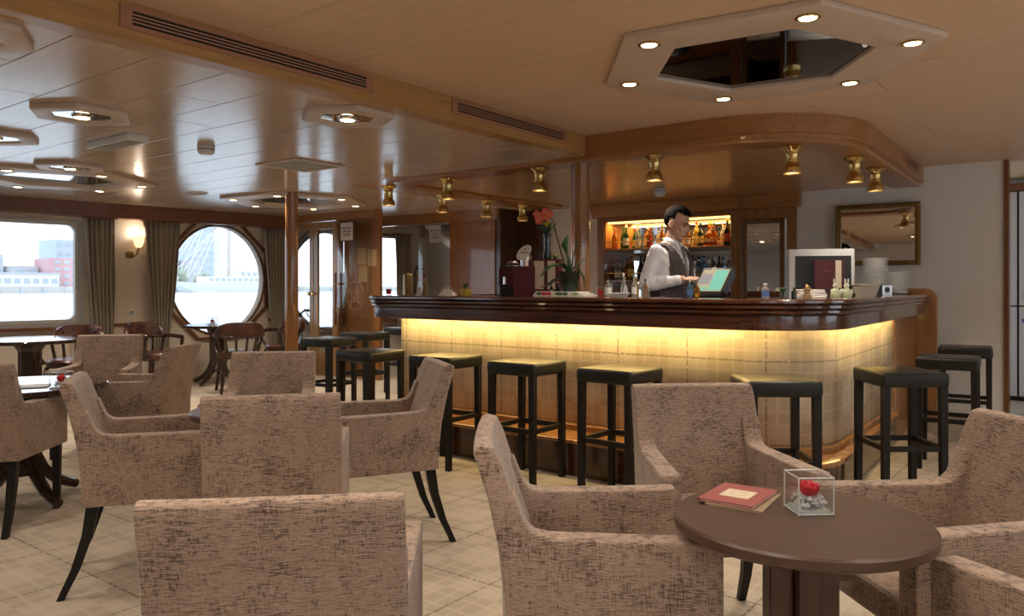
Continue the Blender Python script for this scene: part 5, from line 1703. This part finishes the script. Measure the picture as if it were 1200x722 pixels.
ds = thing('white_dish', 'shallow white square dish on the bar edge', 'dish', (-2.50, 4.45, CT), R(8))
MB().add([(-0.04, -0.03, 0), (0.04, -0.03, 0), (0.04, 0.03, 0), (-0.04, 0.03, 0), (-0.06, -0.045, 0.028), (0.06, -0.045, 0.028), (0.06, 0.045, 0.028), (-0.06, 0.045, 0.028)],
         [(0, 3, 2, 1), (0, 1, 5, 4), (1, 2, 6, 5), (2, 3, 7, 6), (3, 0, 4, 7)]).build('bowl', 'china', ds)
MB.last.modifiers.new('thick', 'SOLIDIFY').thickness = 0.004
MB().box(-0.035, 0.035, -0.026, 0.026, 0.002, 0.012).build('contents', 'napkin', ds, bevel=0.003)
for nm, lb, x, y, h, mt in (('pepper_mill', 'brown pepper mill left on the bar', -4.40, 4.62, .135, 'cork'), ('pepper_mill', 'brass topped pepper mill by the green cruet', -1.39, 4.74, .08, 'cork'), ('salt_shaker', 'short cream salt shaker by the left pepper mill', -4.45, 4.60, .07, 'napkin')):
    t = thing(nm, lb, 'mill', (x, y, CT))
    MB().lathe([(.024, 0), (.026, .01), (.016, h * .45), (.022, h * .7), (.016, h * .78)], n=14).build('body', mt, t, smooth=True)
    MB().lathe([(.016, h * .79), (.02, h * .85), (.012, h * .95), (.005, h)], n=14).build('head', 'gold' if 'brass' in lb else mt, t, smooth=True)
np_ = thing('folded_napkin', 'white napkin folded into a point at the left of the bar', 'napkin', (-4.12, 4.58, CT), R(15))
MB().add([(-.07, -.04, 0), (.07, -.04, 0), (.075, .04, 0), (-.07, .04, 0), (-.02, -.01, .055), (.03, 0, .05)], [(0, 1, 5, 4), (1, 2, 5), (2, 3, 4, 5), (3, 0, 4), (0, 3, 2, 1)]).build('cloth', 'napkin', np_, bevel=0.004)
MB().tube([(-0.10 + 0.18 * k / 12, 0.03, 0.075 * math.sin(PI * k / 12)) for k in range(13)], 0.004, 6).build('wire_hoop', 'chrome', np_)
gb = thing('flower_pot', 'tiny yellow green pot with a small plant on the left of the bar', 'pot', (-3.98, 4.64, CT))
MB().box(-.03, .03, -.03, .03, 0, .05).build('pot', 'petal_yellow', gb, bevel=0.004)
for k in range(6):
    leaf([(0, 0, .05), (.012 * math.cos(k), .012 * math.sin(k), .08), (.025 * math.cos(k), .025 * math.sin(k), .10)], [.004, .009, .001], 'leaf', gb)
gc = thing('green_cruet', 'green plant sprig in a small glass on the bar', 'plant', (-1.475, 4.56, CT))
MB().lathe([(.018, 0), (.022, .04), (.02, .04)], n=14).build('glass', 'vase_glass', gc, smooth=True)
for k in range(8):
    a = 0.8 * k
    leaf([(0, 0, .03), (.014 * math.cos(a), .014 * math.sin(a), .055), (.03 * math.cos(a), .03 * math.sin(a), .065)], [.005, .010, .001], 'leaf', gc)
# right end: napkins, figurines, basket, plates, appliance
nk = thing('napkin_pile', 'pile of pale folded napkins at the right corner of the bar', 'napkins', (-1.44, 4.98, CT), R(30))
for k in range(5):
    MB().obox((0.004 * (k % 2), 0.003 * k, 0.006 + k * 0.0105), (0.17 - 0.006 * k, 0.12, 0.010), R(5 * (k % 3) - 5)).build('napkin', 'napkin', nk, bevel=0.003, seg=1)
for k, (x, y, lb) in enumerate(((-1.395, 5.38, 'pale green rabbit figurine, left one at the bar corner'), (-1.335, 5.42, 'pale green rabbit figurine, right one at the bar corner'))):
    t = thing('figurine', lb, 'figurine', (x, y, CT), R(40), 'rabbit figurines')
    MB().lathe([(.03, 0), (.034, .012), (.028, .04), (.018, .055), (.012, .06)], n=16).build('body', 'figurine_green', t, smooth=True)
    MB().sphere((0, 0, .075), (.018, .018, .02), 10, 7).build('head', 'figurine', t, smooth=True)
    for sx in (-1, 1):
        MB().sphere((sx * .01, 0, .105), (.006, .004, .02), 8, 6).build('ear', 'figurine', t, smooth=True)
        MB().sphere((sx * .03, -.01, .035), (.009, .009, .02), 8, 6).build('arm', 'figurine', t, smooth=True)
bk_ = thing('basket', 'small pale wicker basket on the right of the bar', 'basket', (-1.37, 6.10, CT), R(40))
MB().add([(-.055, -.04, 0), (.055, -.04, 0), (.055, .04, 0), (-.055, .04, 0), (-.08, -.055, .085), (.08, -.055, .085), (.08, .055, .085), (-.08, .055, .085)],
         [(0, 3, 2, 1), (0, 1, 5, 4), (1, 2, 6, 5), (2, 3, 7, 6), (3, 0, 4, 7)]).build('body', 'wicker', bk_)
MB.last.modifiers.new('thick', 'SOLIDIFY').thickness = 0.005
MB().tube([(-.08, -.055, .085), (.08, -.055, .085), (.08, .055, .085), (-.08, .055, .085), (-.08, -.055, .085)], .006, 6).build('rim', 'wicker', bk_)
dv = thing('card_printer', 'black and grey receipt device with round hole on the right of the bar', 'device', (-1.47, 6.62, CT), R(42))
MB().box(-.15, .13, -.09, .09, 0, .09).build('body', 'plastic_black', dv, bevel=0.008)
MB().box(.06, .14, -.10, -.088, 0, .085).build('front_plate', 'steel', dv, bevel=0.003)
MB().lathe([(.022, 0), (.022, .004)], n=18).build('hole', 'cap_black', dv)
MB.last.rotation_euler = (PI / 2, 0, 0)
MB.last.location = (.10, -.10, .045)
def plate_stack(label, loc, r, n):
    t = thing('plate_stack', label, 'plates', loc)
    for k in range(n):
        z = k * 0.0125
        MB().lathe([(r * .55, z), (r * .6, z + .003), (r, z + .013), (r, z + .016), (r * .55, z + .006)], n=26).build('plate', 'china', t, smooth=True)
    return t
plate_stack('tall stack of white plates left of the shorter stack', (-1.56, 7.28, CT + 0.001), 0.105, 25)
plate_stack('shorter stack of white plates at the right end of the bar', (-1.46, 7.72, CT + 0.001), 0.085, 16)
ap_ = thing('menu_cabinet', 'pale grey framed box with black front behind the right of the bar', 'box', (-1.80, 6.52, WT), R(24))
MB().box(-.25, .25, 0, .16, 0, .655).build('body', 'grey_frame', ap_, bevel=0.004)
MB().box(-.20, .225, -.004, .0, .05, .60).build('front', 'plastic_black', ap_)
MB().box(.252, .256, .02, .10, .50, .57).build('sticker', 'label_yellow', ap_)
standing_menu('maroon menu with cream band standing before the black fronted box', (-1.695, 6.36, CT + 0.055), R(26), 0.22, 0.225, band=True)
bs = thing('book_stand', 'low wooden stand carrying the banded maroon menu', 'stand', (-1.695, 6.37, CT), R(26))
MB().box(-.10, .10, -.035, .035, 0, .008).build('base', 'table_leg_wood', bs)
MB().box(-.10, .10, .012, .022, .008, .05).box(-.10, .10, -.022, .012, .044, .054).build('lip', 'table_leg_wood', bs)

# till
tl = thing('till', 'black touch screen till with teal display facing the bartender', 'till', (-2.10, 4.98, WT), R(30))
MB().box(-.10, .10, -.08, .10, 0, .03).build('base', 'plastic_black', tl, bevel=0.006)
MB().bar((0, .05, .03), (0, .04, .30), .06, .04).build('stand', 'plastic_black', tl)
hd = thing('tmp2', None, None); bpy.data.objects.remove(hd)
scr = MB().box(-.145, .145, -.012, .022, -.105, .105).build('screen_housing', 'plastic_black', tl, bevel=0.008)
scr.location = (0.02, 0.0, .385)
scr.rotation_euler = (R(-32), R(0), R(-55))
MB().box(-.128, .128, -.0128, -.012, -.085, .088).build('display', 'screen_sand', scr)
MB().box(.0, .122, -.0135, -.0128, -.078, .080).build('display_teal', 'screen_teal', scr)
MB().box(-.12, -.012, -.0135, -.0128, -.03, .055).build('display_grey', 'screen_grey', scr)
for k in range(5):
    MB().box(-.118 + k * .0215, -.102 + k * .0215, -.0135, -.0128, -.078, -.05).build('key', 'screen_teal', scr)
MB().box(.15, .165, -.02, .02, -.09, .06).build('card_reader', 'plastic_black', scr)

# ================================================================== BARTENDER
ps = thing('person', 'bartender in white shirt, dark waistcoat and grey tie working at the till', 'person', (-2.60, 5.42, 0.06), R(-94))
def remeshed(mb, name, mat, parent, vox, sm=6, fac=0.5):
    o = mb.build(name, mat, parent, smooth=True, angle=180)
    r = o.modifiers.new('join', 'REMESH')
    r.mode = 'VOXEL'
    r.voxel_size = vox
    r.use_smooth_shade = True
    s = o.modifiers.new('soft', 'SMOOTH')
    s.factor = fac
    s.iterations = sm
    return o
SH_R, EL_R, WR_R = (0.175, -0.02, 1.45), (0.215, -0.095, 1.20), (0.13, 0.19, 1.245)
SH_L, EL_L, WR_L = (-0.185, -0.01, 1.455), (-0.235, 0.05, 1.19), (-0.02, 0.27, 1.225)
HC = Vector((0.0, 0.055, 1.665))                      # head centre
HR = Matrix.Rotation(R(-20), 3, 'X')                   # looking down
def hp(x, y, z):
    p = HR @ Vector((x, y, z))
    return tuple(HC + p)
def ell_rings(mb, rings, n=20):
    """rings: (z, halfwidth, halfdepth, ycentre)"""
    vs, fs = [], []
    for z, a, b, yc in rings:
        for i in range(n):
            th = 2 * PI * i / n
            c, s = math.cos(th), math.sin(th)
            e = 0.85
            vs.append((a * math.copysign(abs(c) ** e, c), yc + b * math.copysign(abs(s) ** e, s), z))
    for k in range(len(rings) - 1):
        for i in range(n):
            j = (i + 1) % n
            fs.append((k * n + i, k * n + j, (k + 1) * n + j, (k + 1) * n + i))
    fs.append(tuple(range(n - 1, -1, -1)))
    fs.append(tuple((len(rings) - 1) * n + i for i in range(n)))
    return mb.add(vs, fs)
TORSO = [(0.88, .155, .105, 0), (0.96, .165, .112, 0), (1.06, .150, .105, .005), (1.16, .152, .106, .008), (1.28, .168, .115, .01), (1.38, .178, .115, .0), (1.45, .165, .095, -.012), (1.50, .11, .07, -.018), (1.53, .065, .06, -.01)]
b = MB()
ell_rings(b, TORSO)
b.tube([(0, -0.005, 1.49), (0, 0.015, 1.56), (0, 0.035, 1.62)], [.062, .055, .055], 14)
# head
b.sphere(hp(0, -0.012, 0.035), (.076, .096, .086), 20, 14, HR)
b.sphere(hp(0, 0.02, -0.03), (.064, .074, .080), 18, 12, HR)
b.sphere(hp(0, 0.055, -0.085), (.034, .034, .026), 14, 10, HR)          # chin
b.tube([hp(0, .088, .012), hp(0, .105, -.018), hp(0, .110, -.033)], [.008, .011, .014], 8)   # nose
b.sphere(hp(0, .098, -.038), (.017, .012, .009), 10, 7, HR)
b.sphere(hp(0, .080, .018), (.052, .014, .010), 12, 8, HR)               # brow
b.sphere(hp(0, .086, -.062), (.024, .012, .010), 12, 8, HR)               # mouth
for sx in (-1, 1):
    b.sphere(hp(sx * .040, .062, -.02), (.026, .022, .022), 12, 8, HR)    # cheek
    b.sphere(hp(sx * .078, -.008, -.005), (.010, .020, .032), 10, 8, HR)  # ear
# legs
for sx in (-1, 1):
    b.tube([(sx * .09, 0, .95), (sx * .10, .005, .75), (sx * .105, .01, .50), (sx * .105, -.01, .30), (sx * .105, -.02, .09)], [.09, .082, .056, .05, .038], 14)
    b.sphere((sx * .11, .05, .04), (.042, .125, .04), 14, 8)
# arms and hands
def limb(m, a, e, w, ra, re, rw):
    a, e, w = Vector(a), Vector(e), Vector(w)
    m.tube([a, a.lerp(e, .5), e], [ra, ra * .92, re], 14)
    m.sphere(e, re * 1.02, 12, 8)
    m.tube([e, e.lerp(w, .4), w], [re, re * .95, rw], 14)
    m.sphere(a, ra * 1.05, 14, 10)
limb(b, SH_R, EL_R, WR_R, .052, .042, .029)
limb(b, SH_L, EL_L, WR_L, .052, .042, .029)
def hand(m, w, d, side, up):
    """palm and five curled fingers; d = pointing direction, side = thumb side, up = back of hand"""
    w, d, side, up = Vector(w), Vector(d).normalized(), Vector(side).normalized(), Vector(up).normalized()
    rot = Matrix((side, d, up)).transposed()
    m.sphere(w + d * .045, (.040, .052, .018), 14, 10, rot)
    for k, (o, ln) in enumerate(((.027, .072), (.009, .08), (-.009, .075), (-.026, .058))):
        p0 = w + d * .075 + side * o
        p1 = p0 + d * ln * .42 - up * .004
        p2 = p1 + d * ln * .30 - up * ln * .22
        p3 = p2 + d * ln * .10 - up * ln * .28
        m.tube([p0, p1, p2, p3], [.0095, .0092, .0085, .007], 8)
    t0 = w + d * .02 + side * .030
    m.tube([t0, t0 + side * .022 + d * .025 - up * .006, t0 + side * .026 + d * .055 - up * .014], [.012, .010, .008], 8)
hand(b, WR_R, (-.12, 1, .02), (-1, -.1, .3), (.25, 0, 1))
hand(b, WR_L, (.35, .9, .05), (1, -.3, .3), (-.25, 0, 1))
remeshed(b, 'body', 'skin', ps, 0.0055, 4)
# face details
for sx in (-1, 1):
    MB().sphere(hp(sx * .031, .083, .004), (.013, .006, .0045), 10, 6, HR).build('eye', 'eye_dark', ps, smooth=True)
    MB().tube([hp(sx * .012, .094, .022), hp(sx * .032, .091, .028), hp(sx * .052, .076, .022)], [.003, .004, .002], 6).build('eyebrow', 'hair', ps, smooth=True)
MB().sphere(hp(0, .0965, -.062), (.020, .005, .005), 10, 6, HR).build('lips', 'lip', ps, smooth=True)
# hair: cap over the skull, open at the face
hm = MB()
nu, nv = 28, 18
vs, fs, keep = [], [], {}
for k in range(nv + 1):
    ph = PI * k / nv
    for i in range(nu):
        a = 2 * PI * i / nu
        x, y, z = .082 * math.sin(ph) * math.cos(a), .104 * math.sin(ph) * math.sin(a), .094 * math.cos(ph)
        if z > 0.03:
            z += 0.008 + 0.012 * max(0, y / .1)
        ok = (z > 0.048 and y > 0.03) or (y <= 0.03 and z > (-0.012 if y > -0.02 else -0.075)) 
        keep[(k, i)] = ok
        vs.append(hp(x, -0.014 + y, 0.036 + z))
for k in range(nv):
    for i in range(nu):
        j = (i + 1) % nu
        if keep[(k, i)] and keep[(k, j)] and keep[(k + 1, i)] and keep[(k + 1, j)]:
            fs.append((k * nu + i, (k + 1) * nu + i, (k + 1) * nu + j, k * nu + j))
ho = hm.add(vs, fs).build('hair', 'hair', ps, smooth=True, angle=180)
md = ho.modifiers.new('thick', 'SOLIDIFY'); md.thickness = 0.012; md.offset = -0.6
# shirt
s = MB()
ell_rings(s, [(z, a + .010, bb + .010, yc) for z, a, bb, yc in TORSO if 0.9 < z < 1.51])
def sleeve(m, a, e, w):
    a, e, w = Vector(a), Vector(e), Vector(w)
    m.tube([a, a.lerp(e, .35), a.lerp(e, .7), e], [.058, .056, .054, .048], 16)
    m.sphere(a, .058, 16, 10)
    m.sphere(e, .049, 14, 9)
    w2 = e.lerp(w, .93)
    m.tube([e, e.lerp(w, .3), e.lerp(w, .6), w2], [.048, .049, .043, .037], 16)
sleeve(s, SH_R, EL_R, WR_R)
sleeve(s, SH_L, EL_L, WR_L)
so_ = remeshed(s, 'shirt', 'shirt', ps, 0.009, 5)
tx = bpy.data.textures.new('creases', 'CLOUDS'); tx.noise_scale = 0.06
dm = so_.modifiers.new('creases', 'DISPLACE'); dm.texture = tx; dm.strength = 0.014; dm.mid_level = 0.5
cr = MB()
for k in range(17):
    pass
vs, fs = [], []
n = 24
for k, (r, z) in enumerate(((.073, 1.505), (.070, 1.535), (.066, 1.560))):
    for i in range(n + 1):
        th = R(100) + R(340) * i / n
        front = max(0, math.sin(th))
        vs.append((r * math.cos(th) * 0.98, -0.002 + 0.012 * k + r * 0.95 * math.sin(th), z - 0.035 * front))
for k in range(2):
    for i in range(n):
        p = k * (n + 1) + i
        fs.append((p, p + 1, p + n + 2, p + n + 1))
co = cr.add(vs, fs).build('collar', 'shirt', ps, smooth=True, angle=180)
md = co.modifiers.new('thick', 'SOLIDIFY'); md.thickness = 0.007
for sx in (-1, 1):
    lp_ = MB().add([(sx * .012, .075, 1.505), (sx * .050, .062, 1.525), (sx * .055, .080, 1.480), (sx * .030, .098, 1.450)], [(0, 1, 2, 3)]).build('collar_point', 'shirt', ps)
    md = lp_.modifiers.new('thick', 'SOLIDIFY'); md.thickness = 0.005
# waistcoat: torso shell with armholes and a V neck
vs, fs, keep = [], [], {}
nz, nn = 64, 110
import bisect
def torso_at(z):
    for (z0, a0, b0, y0), (z1, a1, b1, y1) in zip(TORSO, TORSO[1:]):
        if z0 <= z <= z1:
            k = (z - z0) / (z1 - z0)
            return a0 + (a1 - a0) * k, b0 + (b1 - b0) * k, y0 + (y1 - y0) * k
    return TORSO[-1][1:]
for k in range(nz + 1):
    z = 0.90 + (1.512 - 0.90) * k / nz
    a, bb, yc = torso_at(z)
    a += .020; bb += .022
    for i in range(nn):
        th = 2 * PI * i / nn
        c, s_ = math.cos(th), math.sin(th)
        e = .85
        x, y = a * math.copysign(abs(c) ** e, c), yc + bb * math.copysign(abs(s_) ** e, s_)
        ok = True
        if s_ > 0 and z > 1.20 and abs(x) < (z - 1.20) * 0.30:
            ok = False
        if z > 1.255 and abs(x) > 0.168 - 0.25 * max(0, z - 1.38):
            ok = False
        keep[(k, i)] = ok
        vs.append((x, y, z))
for k in range(nz):
    for i in range(nn):
        j = (i + 1) % nn
        if keep[(k, i)] and keep[(k, j)] and keep[(k + 1, i)] and keep[(k + 1, j)]:
            fs.append((k * nn + i, k * nn + j, (k + 1) * nn + j, (k + 1) * nn + i))
vo = MB().add(vs, fs).build('waistcoat', 'vest', ps, smooth=True, angle=180)
md = vo.modifiers.new('thick', 'SOLIDIFY'); md.thickness = 0.012; md.offset = 0.3
MB().obox((0, .108, 1.478), (.030, .022, .032)).build('tie_knot', 'tie', ps, bevel=0.006)
MB().bar((0, .115, 1.462), (0, .142, 1.20), .032, .012, .055, .010).build('tie', 'tie', ps, bevel=0.002, seg=1)
tr_ = MB()
ell_rings(tr_, [(.85, .155, .110, 0), (.93, .172, .120, 0), (.99, .168, .118, 0)])
for sx in (-1, 1):
    tr_.tube([(sx * .088, 0, .94), (sx * .10, .005, .75), (sx * .105, .01, .50), (sx * .105, -.01, .30), (sx * .105, -.015, .07)], [.098, .094, .075, .068, .066], 16)
remeshed(tr_, 'trousers', 'trousers', ps, 0.012, 4)
for sx in (-1, 1):
    MB().sphere((sx * .11, .05, .046), (.050, .135, .046), 16, 9).build('shoe', 'cap_black', ps, smooth=True)
